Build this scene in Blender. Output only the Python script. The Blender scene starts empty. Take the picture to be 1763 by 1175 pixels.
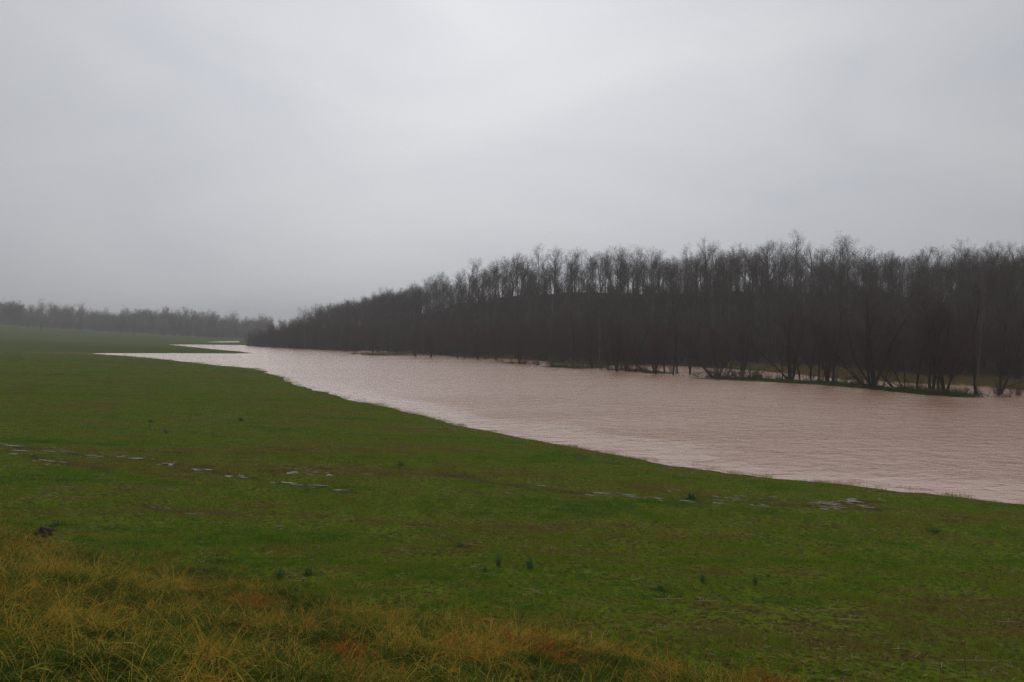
import bpy, math, random
import numpy as np
from mathutils import Vector, Matrix, Quaternion

R = math.radians
rng = random.Random(7)
nrg = np.random.RandomState(11)

# ------------------------------------------------------------------ camera, sky, sun, exposure
scene = bpy.context.scene
CAM_Z = 6.5
F = 1350.0                      # focal length in pixels of the 1763 px wide photograph
PITCH = math.atan(15.5 / F)     # looking down slightly
cam_data = bpy.data.cameras.new("camera")
cam_data.sensor_width = 36.0
cam_data.lens = 36.0 * F / 1763.0
cam_data.clip_start = 0.1
cam_data.clip_end = 6000.0
cam = bpy.data.objects.new("camera", cam_data)
scene.collection.objects.link(cam)
cam.location = (0, 0, CAM_Z)
cam.rotation_euler = (math.pi / 2 - PITCH, 0, 0)
scene.camera = cam

SUN_EL, SUN_AZ = R(30), R(-2)    # azimuth measured from +Y towards +X
world = bpy.data.worlds.new("World")
scene.world = world
world.use_nodes = True
wn, wl = world.node_tree.nodes, world.node_tree.links
wn.clear()


def nd(tree, kind, **kw):
    n = tree.nodes.new(kind)
    for k, v in kw.items():
        if k in n.inputs.keys() if isinstance(k, str) else False:
            n.inputs[k].default_value = v
        else:
            setattr(n, k, v)
    return n


wt = world.node_tree
sky = nd(wt, 'ShaderNodeTexSky')
sky.sky_type = 'NISHITA'
sky.sun_disc = False
sky.sun_elevation = SUN_EL
sky.sun_rotation = SUN_AZ
sky.air_density = 1.0
sky.dust_density = 6.0
hsv = nd(wt, 'ShaderNodeHueSaturation')
hsv.inputs['Saturation'].default_value = 0.12
wl.new(sky.outputs[0], hsv.inputs['Color'])
tc = nd(wt, 'ShaderNodeTexCoord')
mp = nd(wt, 'ShaderNodeMapping')
mp.inputs['Scale'].default_value = (1.0, 1.0, 2.6)
mp.inputs['Rotation'].default_value = (0.0, 0.25, 0.3)
wl.new(tc.outputs['Generated'], mp.inputs['Vector'])
cl = nd(wt, 'ShaderNodeTexNoise')
cl.inputs['Scale'].default_value = 2.3
cl.inputs['Detail'].default_value = 5.0
cl.inputs['Roughness'].default_value = 0.45
cl.inputs['Distortion'].default_value = 0.6
wl.new(mp.outputs[0], cl.inputs['Vector'])
ramp = nd(wt, 'ShaderNodeValToRGB')
ramp.color_ramp.elements[0].position = 0.30
ramp.color_ramp.elements[0].color = (0.80, 0.835, 0.91, 1)
ramp.color_ramp.elements[1].position = 0.68
ramp.color_ramp.elements[1].color = (0.96, 0.98, 1.03, 1)
wl.new(cl.outputs['Fac'], ramp.inputs['Fac'])
# the cloud sheet is a broad soft glow round the hidden sun, duller away from it
dotn = nd(wt, 'ShaderNodeVectorMath', operation='DOT_PRODUCT')
nrm = nd(wt, 'ShaderNodeVectorMath', operation='NORMALIZE')
wl.new(tc.outputs['Generated'], nrm.inputs[0])
wl.new(nrm.outputs[0], dotn.inputs[0])
dotn.inputs[1].default_value = (math.sin(SUN_AZ) * math.cos(SUN_EL), math.cos(SUN_AZ) * math.cos(SUN_EL), math.sin(SUN_EL))
half = nd(wt, 'ShaderNodeMath', operation='MULTIPLY_ADD')
half.inputs[1].default_value = 0.5
half.inputs[2].default_value = 0.5
wl.new(dotn.outputs['Value'], half.inputs[0])
glow = nd(wt, 'ShaderNodeValToRGB')
glow.color_ramp.interpolation = 'B_SPLINE'
ge = glow.color_ramp.elements
for p_, v_ in ((0.0, 0.43), (0.60, 0.46), (0.88, 0.545), (0.94, 0.63), (1.0, 0.78)):
    q_ = ge[0] if p_ == 0.0 else (ge[len(ge) - 1] if p_ == 1.0 else ge.new(p_))
    q_.color = (v_, v_, v_, 1)
wl.new(half.outputs[0], glow.inputs['Fac'])
mr = nd(wt, 'ShaderNodeMath', operation='MULTIPLY')
mr.inputs[1].default_value = 9.9
wl.new(glow.outputs[0], mr.inputs[0])
mul = nd(wt, 'ShaderNodeVectorMath', operation='SCALE')
wl.new(ramp.outputs[0], mul.inputs[0])
wl.new(mr.outputs[0], mul.inputs['Scale'])
mixw = nd(wt, 'ShaderNodeMix', data_type='RGBA')
mixw.inputs['Factor'].default_value = 0.98
wl.new(hsv.outputs[0], mixw.inputs['A'])
wl.new(mul.outputs[0], mixw.inputs['B'])
bg = nd(wt, 'ShaderNodeBackground')
bg.inputs['Strength'].default_value = 0.10
wl.new(mixw.outputs['Result'], bg.inputs['Color'])
wo = nd(wt, 'ShaderNodeOutputWorld')
wl.new(bg.outputs[0], wo.inputs['Surface'])

sun_data = bpy.data.lights.new("sun", 'SUN')
sun_data.energy = 0.72
sun_data.angle = R(78)
sun_data.color = (1.0, 0.97, 0.93)
sun = bpy.data.objects.new("sun", sun_data)
scene.collection.objects.link(sun)
sdir = Vector((math.sin(SUN_AZ) * math.cos(SUN_EL), math.cos(SUN_AZ) * math.cos(SUN_EL), math.sin(SUN_EL)))
sun.rotation_euler = sdir.to_track_quat('Z', 'Y').to_euler()

scene.view_settings.view_transform = 'Standard'
scene.view_settings.look = 'None'
scene.view_settings.exposure = 0.0
scene.view_settings.gamma = 1.0
scene.view_settings.use_curve_mapping = False
scene.cycles.use_denoising = True
scene.cycles.denoising_prefilter = 'NONE'
scene.cycles.max_bounces = 5
scene.cycles.diffuse_bounces = 2
scene.cycles.glossy_bounces = 2
scene.cycles.transparent_max_bounces = 4
scene.cycles.volume_bounces = 0
scene.cycles.use_adaptive_sampling = True
scene.cycles.adaptive_threshold = 0.02

COL = scene.collection


# ------------------------------------------------------------------ helpers
def ground_pt(px, py, z=0.0):
    """world x, y where the photograph's pixel meets the level z."""
    dx, dy = (px - 881.5) / F, -(py - 587.5) / F
    c, s = math.cos(PITCH), math.sin(PITCH)
    fwd, up = c + dy * s, dy * c - s
    t = (z - CAM_Z) / up
    return dx * t, fwd * t


def at_dist(px, d):
    """world x, y at distance d along the column px."""
    return (px - 881.5) / F * d, d


def hash2(ix, iy, seed):
    h = (ix.astype(np.int64) * 374761393 + iy.astype(np.int64) * 668265263 + seed * 974711) & 0xffffffff
    h = ((h ^ (h >> 13)) * 1274126177) & 0xffffffff
    return ((h ^ (h >> 16)) & 0xffff) / 65535.0


def vnoise(x, y, seed=0):
    ix, iy = np.floor(x), np.floor(y)
    fx, fy = x - ix, y - iy
    fx, fy = fx * fx * (3 - 2 * fx), fy * fy * (3 - 2 * fy)
    a, b = hash2(ix, iy, seed), hash2(ix + 1, iy, seed)
    c, d = hash2(ix, iy + 1, seed), hash2(ix + 1, iy + 1, seed)
    return (a + (b - a) * fx) * (1 - fy) + (c + (d - c) * fx) * fy - 0.5


def fbm(x, y, octs=4, seed=0):
    s, a = 0.0, 1.0
    for o in range(octs):
        s = s + a * vnoise(x, y, seed + o)
        x, y, a = x * 2.03 + 17.1, y * 2.03 - 9.7, a * 0.5
    return s


def sstep(a, b, x):
    t = np.clip((x - a) / (b - a), 0, 1)
    return t * t * (3 - 2 * t)


def seg_dist(x, y, P):
    """distance to polyline P, and the index of the nearest segment, and the parameter along it."""
    best = np.full(x.shape, 1e18)
    idx = np.zeros(x.shape, int)
    par = np.zeros(x.shape)
    for i in range(len(P) - 1):
        ax, ay = P[i]
        bx, by = P[i + 1]
        ux, uy = bx - ax, by - ay
        t = np.clip(((x - ax) * ux + (y - ay) * uy) / (ux * ux + uy * uy), 0, 1)
        d = (x - ax - t * ux) ** 2 + (y - ay - t * uy) ** 2
        m = d < best
        best[m], idx[m], par[m] = d[m], i, t[m]
    return np.sqrt(best), idx, par


def inside(x, y, P):
    r = np.zeros(x.shape, bool)
    n = len(P)
    for i in range(n):
        ax, ay = P[i]
        bx, by = P[(i + 1) % n]
        if ay == by:
            continue
        c = ((ay > y) != (by > y)) & (x < (bx - ax) * (y - ay) / (by - ay) + ax)
        r ^= c
    return r


# ------------------------------------------------------------------ the lie of the land
shoreA = [(3200, 1010), (2500, 950), (2000, 897), (1763, 868), (1600, 850), (1450, 835), (1300, 822), (1170, 804), (1080, 788), (960, 766), (880, 750),
          (800, 735), (750, 722), (700, 709), (640, 697), (600, 688), (560, 677), (520, 666), (490, 656), (480, 648), (465, 643), (437, 635), (380, 630),
          (300, 621), (220, 613.5), (165, 609.5), (165, 608.6), (220, 608.6), (300, 608.4), (400, 609), (437, 608.6), (415, 605.6), (380, 602.6), (330, 597.5), (289, 593.6),
          (340, 593.6), (390, 594.2), (420, 594.6)]
shoreB = [(424, 595.4), (440, 597), (480, 599), (540, 602), (600, 605), (625, 604), (650, 604), (700, 609), (760, 612), (800, 616), (850, 617), (900, 619), (950, 624),
          (1000, 628), (1060, 630), (1100, 629), (1150, 630), (1200, 632), (1260, 636), (1310, 639), (1370, 645), (1440, 652), (1520, 657), (1600, 662), (1700, 667), (1763, 673), (2000, 680), (2500, 700), (3200, 730)]
PA = [ground_pt(*p) for p in shoreA]
PB = [ground_pt(*p) for p in shoreB]
RIVER = PA + PB
NA = len(PA)
pool = [ground_pt(*p) for p in [(358, 589.3), (385, 587.9), (411, 587.6), (413, 589.5), (395, 590.6), (370, 590.6)]]
levee = [ground_pt(*p) for p in [(1290, 655), (1360, 659), (1430, 662.5), (1500, 669), (1560, 675), (1610, 680), (1655, 682.5)]]
islets = [ground_pt(*p) + (w,) for p, w in [((690, 612), 5.0), ((655, 610), 4.0), ((890, 626), 2.0), ((965, 632), 1.8), ((1000, 634), 1.6), ((1075, 638), 1.6), ((1130, 643), 1.0), ((1240, 652), 1.5), ((1285, 654), 1.8), ((1105, 640), 1.0)]]
tipL = ground_pt(165, 609)
swale = [tipL, (tipL[0] - 55, tipL[1] + 12), (tipL[0] - 160, tipL[1] + 30), (tipL[0] - 500, tipL[1] + 60)]
toe = [(-60, 46), (-30, 29), (-13, 19.9), (-4.4, 15.6), (0.2, 13.6), (3.2, 11.9), (8, 9.2), (20, 1.5), (60, -24)]
crest = [(1900, 228, 16.5), (1600, 232, 16.5), (1300, 240, 18.5), (1120, 248, 18.0), (1000, 256, 19.3), (900, 266, 18.8), (800, 292, 15.5), (720, 345, 11.5), (640, 410, 9.0), (560, 460, 8), (480, 500, 3.5), (420, 560, 1.0)]
PC = [(420.0, 190.0)] + [at_dist(p, d) for p, d, h in crest]
HC = [20.0] + [h for p, d, h in crest]


def land(x, y):
    """height and masks of the terrain at arrays x, y."""
    x, y = np.asarray(x, float), np.asarray(y, float)
    loop = RIVER + [RIVER[0]]
    d, idx, _ = seg_dist(x, y, loop)
    wat = inside(x, y, RIVER)
    dr = np.hypot(x, y)
    wob = fbm(x / 3.5, y / 3.5, 3, 5) * np.clip(0.008 * dr, 0.3, 0.9) + fbm(x / 0.7, y / 0.7, 2, 6) * 0.25
    sd = np.where(wat, -d, d) + wob
    # the nearer bank
    isA = (idx < NA - 1) | ((idx >= NA - 1) & (idx < NA) & (x < PA[-1][0]))
    dA, _, _ = seg_dist(x, y, PA)
    dB, _, _ = seg_dist(x, y, PB)
    isA = (dA < dB)
    p1, _, _ = seg_dist(x, y, pool + [pool[0]])
    inpool = inside(x, y, pool)
    # A side
    sp = np.maximum(sd, 0)
    hn = 1.9 * (1 - np.exp(-0.068 * sp / 1.9))
    hf = 0.046 * sp
    hf = np.where(hf > 9, 9 + 5 * (1 - np.exp(-(hf - 9) / 5)), hf)
    hf = hf * np.interp(x / np.maximum(y, 1), [-0.65, -0.5, -0.36], [1.0, 0.55, 0.12])
    w = sstep(235, 290, y) * sstep(-20, -90, x)
    hA = hn * (1 - w) + hf * w
    dsw, _, _ = seg_dist(x, y, swale)
    swf = np.where(x < tipL[0] + 30, 1 - np.exp(-(dsw / 16) ** 2), 1)
    hA = hA * swf + 0.10 * sstep(0, 6, sp)
    hA += 0.35 * fbm(x / 30, y / 30, 3, 40) * sstep(3, 40, sp) * sstep(8, 40, dr)
    dirt = np.where(x < tipL[0] + 5, np.exp(-(dsw / 5) ** 2), 0.0)
    ty = np.interp(x, [t[0] for t in toe], [t[1] for t in toe])
    b = (ty - y) * 0.85 + 0.4 + fbm(x / 2.2, y / 2.2, 2, 8) * 0.7
    bank = np.where(isA, sstep(-0.2, 0.9, b), 0)
    bp = np.clip(b, 0, 12.3)
    hA += 0.28 * bp * sstep(-0.5, 1.5, b)
    # B side
    dc, ic, tcn = seg_dist(x, y, PC)
    HCa = np.array(HC)
    hc = HCa[ic] * (1 - tcn) + HCa[np.minimum(ic + 1, len(HC) - 1)] * tcn
    front = dB - 8
    prof = sstep(0, 1, np.where(front > 0, front / (front + dc + 1e-6), 0)) ** 1.15
    beyond = sstep(0, 170, dc)
    # which side of the crest line: beyond it the ground falls
    cy = np.interp(x, [p[0] for p in PC[::-1]], [p[1] for p in PC[::-1]])
    cy = np.interp(x, sorted(p[0] for p in PC), [p[1] for p in sorted(PC)])
    back = y > cy
    hc = hc + 3.2 * fbm(x / 22, y / 60, 3, 61) * np.clip(hc / 12, 0, 1)
    hill = np.where(back, hc * (1 - 0.75 * beyond), hc * prof)
    hB = 0.9 * (1 - np.exp(-sp * 0.06)) + hill * sstep(2, 20, sp) + 0.8 * fbm(x / 18, y / 18, 3, 60) * sstep(15, 60, sp)
    far_join = sstep(560, 700, y)
    hB = hB * (1 - far_join) + 2.5 * far_join
    h = np.where(isA, hA, hB)
    # water bed
    bed = -0.10 * np.abs(sd)
    bed = np.maximum(bed, -1.8)
    h = np.where(sd < 0, bed, h)
    h = np.where(inpool, -0.25, np.where(p1 < 25, np.minimum(h, 0.03 + 0.03 * p1), h))
    # the low grassy levee and islets standing out of the flood
    dl, _, tl = seg_dist(x, y, levee)
    lv = 0.36 * np.exp(-((dl + 0.7 * fbm(x / 2, y / 2, 2, 90)) / 1.05) ** 2) - 0.17 + 0.10 * fbm(x / 4, y / 4, 2, 91)
    h = np.where((sd < 0) & (lv > -0.15), np.maximum(h, lv), h)
    islem = dl < 3
    for ix_, iy_, iw in islets:
        di = np.hypot((x - ix_) / 2.2, y - iy_)
        lv = 0.3 * np.exp(-(di / iw) ** 2) - 0.13
        h = np.where((sd < 0) & (lv > -0.12), np.maximum(h, lv), h)
        islem |= di < iw * 1.5
    micro = fbm(x / 0.7, y / 0.7, 3, 20) * 0.035 * sstep(0.1, 1.5, sp) + fbm(x / 5, y / 5, 3, 25) * 0.03 * sstep(0.5, 6, sp)
    h = h + np.where(dr < 160, micro, 0)
    woods = np.where(~isA & (sd > 0), 1.0, 0.0)
    grassB = ((~isA) & (sd > 0) & (sd < 11 + 4 * fbm(x / 9, y / 9, 2, 33)) & (x > 40)) | ((islem) & (sd < 0) & (h > -0.05))
    woods = np.where(grassB, 0.0, woods)
    return h, dict(sd=sd, isA=isA, bank=bank, dirt=dirt, woods=woods, grassB=grassB.astype(float), wat=wat, b=b)


def hgt(x, y):
    h, _ = land(np.array([x]), np.array([y]))
    return float(h[0])


def on_ground(px, py):
    x, y = ground_pt(px, py, 1.5)
    for _ in range(6):
        x, y = ground_pt(px, py, hgt(x, y))
    return x, y


RUTS = [[on_ground(*p) for p in q] for q in (
    [(-60, 762), (20, 768), (100, 778), (165, 786), (243, 791), (290, 799), (345, 807), (404, 819), (487, 831), (545, 838), (600, 847)],
    [(-60, 775), (28, 780), (78, 792), (110, 799), (180, 806)],
    [(600, 797), (690, 806), (760, 816), (860, 833), (925, 841), (1010, 850), (1075, 854), (1130, 860), (1200, 864), (1310, 869), (1425, 873), (1510, 876)],
    [(1180, 852), (1255, 857), (1345, 862), (1430, 867), (1525, 862)],
    [(240, 870), (335, 884), (420, 890)])]


def rut_dist(x, y):
    return np.minimum.reduce([seg_dist(x, y, q)[0] for q in RUTS])


# ------------------------------------------------------------------ materials
def mat(name):
    m = bpy.data.materials.new(name)
    m.use_nodes = True
    t = m.node_tree
    b = t.nodes['Principled BSDF']
    b.inputs['Roughness'].default_value = 0.8
    b.inputs['Specular IOR Level'].default_value = 0.3
    return m, t, b


def noise(t, scale, detail=4, rough=0.55, vec=None, dist=0.0):
    n = nd(t, 'ShaderNodeTexNoise')
    n.inputs['Scale'].default_value = scale
    n.inputs['Detail'].default_value = detail
    n.inputs['Roughness'].default_value = rough
    n.inputs['Distortion'].default_value = dist
    if vec is None:
        g = nd(t, 'ShaderNodeNewGeometry')
        vec = g.outputs['Position']
    t.links.new(vec, n.inputs['Vector'])
    return n.outputs['Fac']


def cramp(t, fac, stops, interp='LINEAR'):
    r = nd(t, 'ShaderNodeValToRGB')
    r.color_ramp.interpolation = interp
    e = r.color_ramp.elements
    while len(e) < len(stops):
        e.new(0.5)
    for q, (p, c) in zip(e, stops):
        q.position = p
        q.color = tuple(c) + (1,) if len(c) == 3 else c
    if fac is not None:
        t.links.new(fac, r.inputs['Fac'])
    return r.outputs['Color']


def mixc(t, fac, a, b, mode='MIX'):
    m = nd(t, 'ShaderNodeMix', data_type='RGBA', blend_type=mode)
    if isinstance(fac, (int, float)):
        m.inputs['Factor'].default_value = fac
    else:
        t.links.new(fac, m.inputs['Factor'])
    for k, v in (('A', a), ('B', b)):
        if isinstance(v, (tuple, list)):
            m.inputs[k].default_value = tuple(v) + (1,)
        else:
            t.links.new(v, m.inputs[k])
    return m.outputs['Result']


def attr(t, name):
    a = nd(t, 'ShaderNodeAttribute')
    a.attribute_name = name
    return a.outputs['Fac']


def mapped(t, scale, rot=(0, 0, 0)):
    g = nd(t, 'ShaderNodeNewGeometry')
    m = nd(t, 'ShaderNodeMapping')
    m.inputs['Scale'].default_value = scale
    m.inputs['Rotation'].default_value = rot
    t.links.new(g.outputs['Position'], m.inputs['Vector'])
    return m.outputs[0]


def math_(t, op, a, b=None):
    m = nd(t, 'ShaderNodeMath', operation=op)
    for i, v in enumerate((a, b)):
        if v is None:
            continue
        if isinstance(v, (int, float)):
            m.inputs[i].default_value = v
        else:
            t.links.new(v, m.inputs[i])
    return m.outputs[0]


def bump(t, h, strength, dist, b):
    n = nd(t, 'ShaderNodeBump')
    n.inputs['Strength'].default_value = strength
    n.inputs['Distance'].default_value = dist
    t.links.new(h, n.inputs['Height'])
    t.links.new(n.outputs[0], b.inputs['Normal'])


def field_patch(t):
    """large streaky patches of thinner, browner and fresher, greener crop, shared by ground and turf."""
    big = noise(t, 1.0, 6, 0.66, mapped(t, (0.07, 0.26, 0.11), (0, 0, R(35))), 0.5)
    small = noise(t, 1.0, 5, 0.65, mapped(t, (0.9, 1.9, 1.0), (0, 0, R(30))), 0.3)
    return math_(t, 'ADD', math_(t, 'MULTIPLY', big, 0.6), math_(t, 'MULTIPLY', small, 0.4))


def ground_material():
    m, t, b = mat('ground soil and crop')
    patch = field_patch(t)
    green = cramp(t, patch, [(0.38, (0.050, 0.095, 0.009)), (0.45, (0.075, 0.145, 0.009)), (0.50, (0.13, 0.180, 0.010)), (0.57, (0.13, 0.108, 0.022)), (0.64, (0.095, 0.070, 0.025))])
    fine = noise(t, 9.0, 6, 0.7)
    soil = cramp(t, noise(t, 3.0, 5, 0.6), [(0.3, (0.030, 0.025, 0.010)), (0.7, (0.075, 0.058, 0.024))])
    sp = cramp(t, fine, [(0.44, (0, 0, 0)), (0.58, (1, 1, 1))])
    col = mixc(t, sp, green, soil)
    # rows of the drilled crop on the far part of the field
    w = nd(t, 'ShaderNodeTexWave')
    w.inputs['Scale'].default_value = 0.22
    w.inputs['Distortion'].default_value = 1.2
    w.inputs['Detail'].default_value = 2
    t.links.new(mapped(t, (1, 1, 1), (0, 0, R(28))), w.inputs['Vector'])
    rowf = math_(t, 'MULTIPLY', attr(t, 'rows'), cramp(t, w.outputs['Fac'], [(0.2, (0.55, 0.55, 0.55)), (0.6, (0, 0, 0))]))
    col = mixc(t, rowf, col, (0.050, 0.052, 0.020))
    far = cramp(t, noise(t, 0.022, 4, 0.6, mapped(t, (1, 3.0, 1))), [(0.38, (0.055, 0.075, 0.012)), (0.5, (0.062, 0.095, 0.010)), (0.62, (0.072, 0.066, 0.020))])
    col = mixc(t, attr(t, 'farfield'), col, far)
    bankc = cramp(t, noise(t, 2.5, 5, 0.65), [(0.3, (0.018, 0.020, 0.005)), (0.7, (0.055, 0.045, 0.012))])
    col = mixc(t, attr(t, 'bank'), col, bankc)
    floor = cramp(t, noise(t, 0.6, 6, 0.7), [(0.3, (0.028, 0.021, 0.015)), (0.6, (0.055, 0.040, 0.030)), (0.75, (0.04, 0.036, 0.020))])
    col = mixc(t, attr(t, 'woods'), col, floor)
    gB = cramp(t, noise(t, 0.5, 5, 0.7), [(0.35, (0.15, 0.115, 0.035)), (0.6, (0.19, 0.125, 0.055))])
    col = mixc(t, attr(t, 'grassb'), col, gB)
    col = mixc(t, attr(t, 'dirt'), col, (0.17, 0.115, 0.06))
    col = mixc(t, attr(t, 'mud'), col, (0.060, 0.042, 0.026))
    t.links.new(col, b.inputs['Base Color'])
    b.inputs['Roughness'].default_value = 0.9
    b.inputs['Specular IOR Level'].default_value = 0.0
    bump(t, fine, 0.6, 0.05, b)
    return m


def water_material():
    m, t, b = mat('silty flood water')
    v1 = mapped(t, (0.75, 1.05, 1), (0, 0, R(-20)))
    v2 = mapped(t, (1.9, 2.6, 1), (0, 0, R(12)))
    n1 = noise(t, 0.8, 3, 0.55, v1, 0.5)
    n2 = noise(t, 1.7, 4, 0.6, v2, 0.3)
    streak = noise(t, 1.0, 5, 0.6, mapped(t, (0.022, 0.11, 1), (0, 0, R(-28))), 0.6)
    col = cramp(t, streak, [(0.35, (0.410, 0.205, 0.122)), (0.65, (0.455, 0.255, 0.160))])
    t.links.new(col, b.inputs['Base Color'])
    h = math_(t, 'ADD', math_(t, 'MULTIPLY', n1, 0.75), math_(t, 'MULTIPLY', n2, 0.25))
    rip = cramp(t, streak, [(0.38, (0.35, 0.35, 0.35)), (0.58, (1, 1, 1))])
    calm = math_(t, 'MULTIPLY', rip, math_(t, 'SUBTRACT', 1.0, attr(t, 'calm')))
    bm = nd(t, 'ShaderNodeBump')
    bm.inputs['Distance'].default_value = 0.45
    t.links.new(math_(t, 'ADD', math_(t, 'MULTIPLY', calm, 0.78), 0.22), bm.inputs['Strength'])
    t.links.new(h, bm.inputs['Height'])
    t.links.new(bm.outputs[0], b.inputs['Normal'])
    b.inputs['Roughness'].default_value = 0.17
    b.inputs['IOR'].default_value = 1.33
    b.inputs['Specular IOR Level'].default_value = 0.5
    return m


def bark_material(name, dark, light, tint, pale=None):
    m, t, b = mat(name)
    n = noise(t, 1.2, 4, 0.6, mapped(t, (1.5, 1.5, 0.4)))
    col = cramp(t, n, [(0.3, dark), (0.7, light)])
    oi = nd(t, 'ShaderNodeObjectInfo')
    col = mixc(t, math_(t, 'MULTIPLY', oi.outputs['Random'], 0.6), col, tint)
    if pale:
        col = mixc(t, math_(t, 'MULTIPLY', math_(t, 'GREATER_THAN', oi.outputs['Random'], 0.80), 0.38), col, pale)
    t.links.new(col, b.inputs['Base Color'])
    b.inputs['Specular IOR Level'].default_value = 0.2
    b.inputs['Roughness'].default_value = 0.85
    return m


def blade_material(name, stops, patchy=None, gloss=0.45):
    """stops: colours over the blades' own random value."""
    m, t, b = mat(name)
    oi = nd(t, 'ShaderNodeObjectInfo')
    v = math_(t, 'ADD', math_(t, 'MULTIPLY', attr(t, 'tone'), 0.62), math_(t, 'MULTIPLY', oi.outputs['Random'], 0.16))
    if patchy:
        sc, amt = patchy
        p = noise(t, sc, 4, 0.6) if sc else field_patch(t)
        v = math_(t, 'ADD', v, math_(t, 'MULTIPLY', math_(t, 'SUBTRACT', p, 0.46), amt))
    t.links.new(cramp(t, v, stops), b.inputs['Base Color'])
    b.inputs['Roughness'].default_value = gloss
    b.inputs['Specular IOR Level'].default_value = 0.0
    tr = nd(t, 'ShaderNodeBsdfTranslucent')
    t.links.new(cramp(t, v, stops), tr.inputs['Color'])
    mx = nd(t, 'ShaderNodeMixShader')
    mx.inputs[0].default_value = 0.25
    out = t.nodes['Material Output']
    t.links.new(b.outputs[0], mx.inputs[1])
    t.links.new(tr.outputs[0], mx.inputs[2])
    t.links.new(mx.outputs[0], out.inputs['Surface'])
    return m


M_GROUND = ground_material()
M_WATER = water_material()
M_BARK_UP = bark_material('grey woodland bark', (0.035, 0.029, 0.024), (0.10, 0.086, 0.072), (0.06, 0.053, 0.047), (0.24, 0.215, 0.18))
M_TWIG_UP = bark_material('grey brown woodland twigs', (0.044, 0.029, 0.019), (0.084, 0.058, 0.040), (0.058, 0.042, 0.031))
M_BARK_RV = bark_material('dark wet riverside bark', (0.020, 0.016, 0.013), (0.045, 0.036, 0.028), (0.035, 0.032, 0.018))
M_TWIG_RV = bark_material('brown riverside twigs', (0.038, 0.024, 0.014), (0.066, 0.042, 0.026), (0.048, 0.040, 0.020))
M_TWIG_RED = bark_material('reddish brush twigs', (0.060, 0.024, 0.016), (0.100, 0.040, 0.026), (0.062, 0.034, 0.021))
GREENS = [(0.0, (0.060, 0.140, 0.012)), (0.32, (0.115, 0.250, 0.012)), (0.54, (0.225, 0.335, 0.014)), (0.70, (0.27, 0.240, 0.034)), (0.9, (0.23, 0.165, 0.060))]
M_TURF = blade_material('short crop blades', GREENS, (None, 3.1), 0.5)
M_TALL = blade_material('rank verge grass blades', [(0.0, (0.030, 0.060, 0.014)), (0.32, (0.095, 0.150, 0.020)), (0.50, (0.25, 0.245, 0.034)), (0.60, (0.52, 0.385, 0.062)), (0.74, (0.55, 0.27, 0.045)), (0.95, (0.36, 0.12, 0.032))], (0.7, 0.95), 0.4)
M_RUST = blade_material('rust red dead grass blades', [(0.0, (0.28, 0.075, 0.022)), (0.5, (0.46, 0.125, 0.030)), (1.0, (0.22, 0.06, 0.03))], None, 0.5)
M_LEVEE = blade_material('levee grass blades', [(0.0, (0.048, 0.088, 0.016)), (0.5, (0.085, 0.145, 0.018)), (1.0, (0.12, 0.12, 0.03))], None, 0.5)
M_SEDGE = blade_material('yellow bank grass blades', [(0.0, (0.12, 0.10, 0.030)), (0.5, (0.22, 0.16, 0.060)), (1.0, (0.24, 0.14, 0.07))], None, 0.5)
M_CANE = blade_material('cane leaves', [(0.0, (0.060, 0.078, 0.018)), (0.5, (0.105, 0.118, 0.026)), (1.0, (0.15, 0.14, 0.045))], None, 0.5)
M_WEED = blade_material('blue green weed leaves', [(0.0, (0.045, 0.10, 0.035)), (0.5, (0.085, 0.16, 0.055)), (1.0, (0.15, 0.22, 0.09))], None, 0.5)
M_STRAW = blade_material('pale straw', [(0.0, (0.20, 0.14, 0.075)), (0.4, (0.36, 0.27, 0.15)), (0.8, (0.50, 0.40, 0.25))], None, 0.6)
M_STALK, tt, bb = mat('dry brown stalk')
bb.inputs['Base Color'].default_value = (0.10, 0.062, 0.035, 1)
M_PALE, tt, bb = mat('pale dry seed stalk')
bb.inputs['Base Color'].default_value = (0.34, 0.27, 0.15, 1)
M_CLOD, tt, bb = mat('dark wet earth')
tt.links.new(cramp(tt, noise(tt, 14, 5, 0.6), [(0.3, (0.022, 0.013, 0.009)), (0.7, (0.055, 0.034, 0.022))]), bb.inputs['Base Color'])
M_PUDDLE, tt, bb = mat('clear puddle water')
bb.inputs['Base Color'].default_value = (0.13, 0.10, 0.07, 1)
bb.inputs['Roughness'].default_value = 0.3
bb.inputs['Specular IOR Level'].default_value = 0.2
bump(tt, noise(tt, 6, 2, 0.5), 0.12, 0.02, bb)


# ------------------------------------------------------------------ object helpers
def new_mesh(name, verts, faces, mats=(), midx=None, tone=None, smooth=False):
    me = bpy.data.meshes.new(name)
    me.from_pydata([tuple(v) for v in verts], [], faces)
    for m in mats:
        me.materials.append(m)
    if midx is not None:
        me.polygons.foreach_set('material_index', midx)
    if tone is not None:
        a = me.attributes.new('tone', 'FLOAT', 'POINT')
        a.data.foreach_set('value', np.asarray(tone, dtype=np.float32))
    if smooth:
        me.polygons.foreach_set('use_smooth', [True] * len(me.polygons))
    me.update()
    return me


def link(name, me, parent=None, loc=None):
    o = bpy.data.objects.new(name, me)
    COL.objects.link(o)
    if parent:
        o.parent = parent
    if loc:
        o.location = loc
    return o


def tag(o, label=None, cat=None, group=None, kind=None):
    for k, v in (('label', label), ('category', cat), ('group', group), ('kind', kind)):
        if v:
            o[k] = v
    return o


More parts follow.
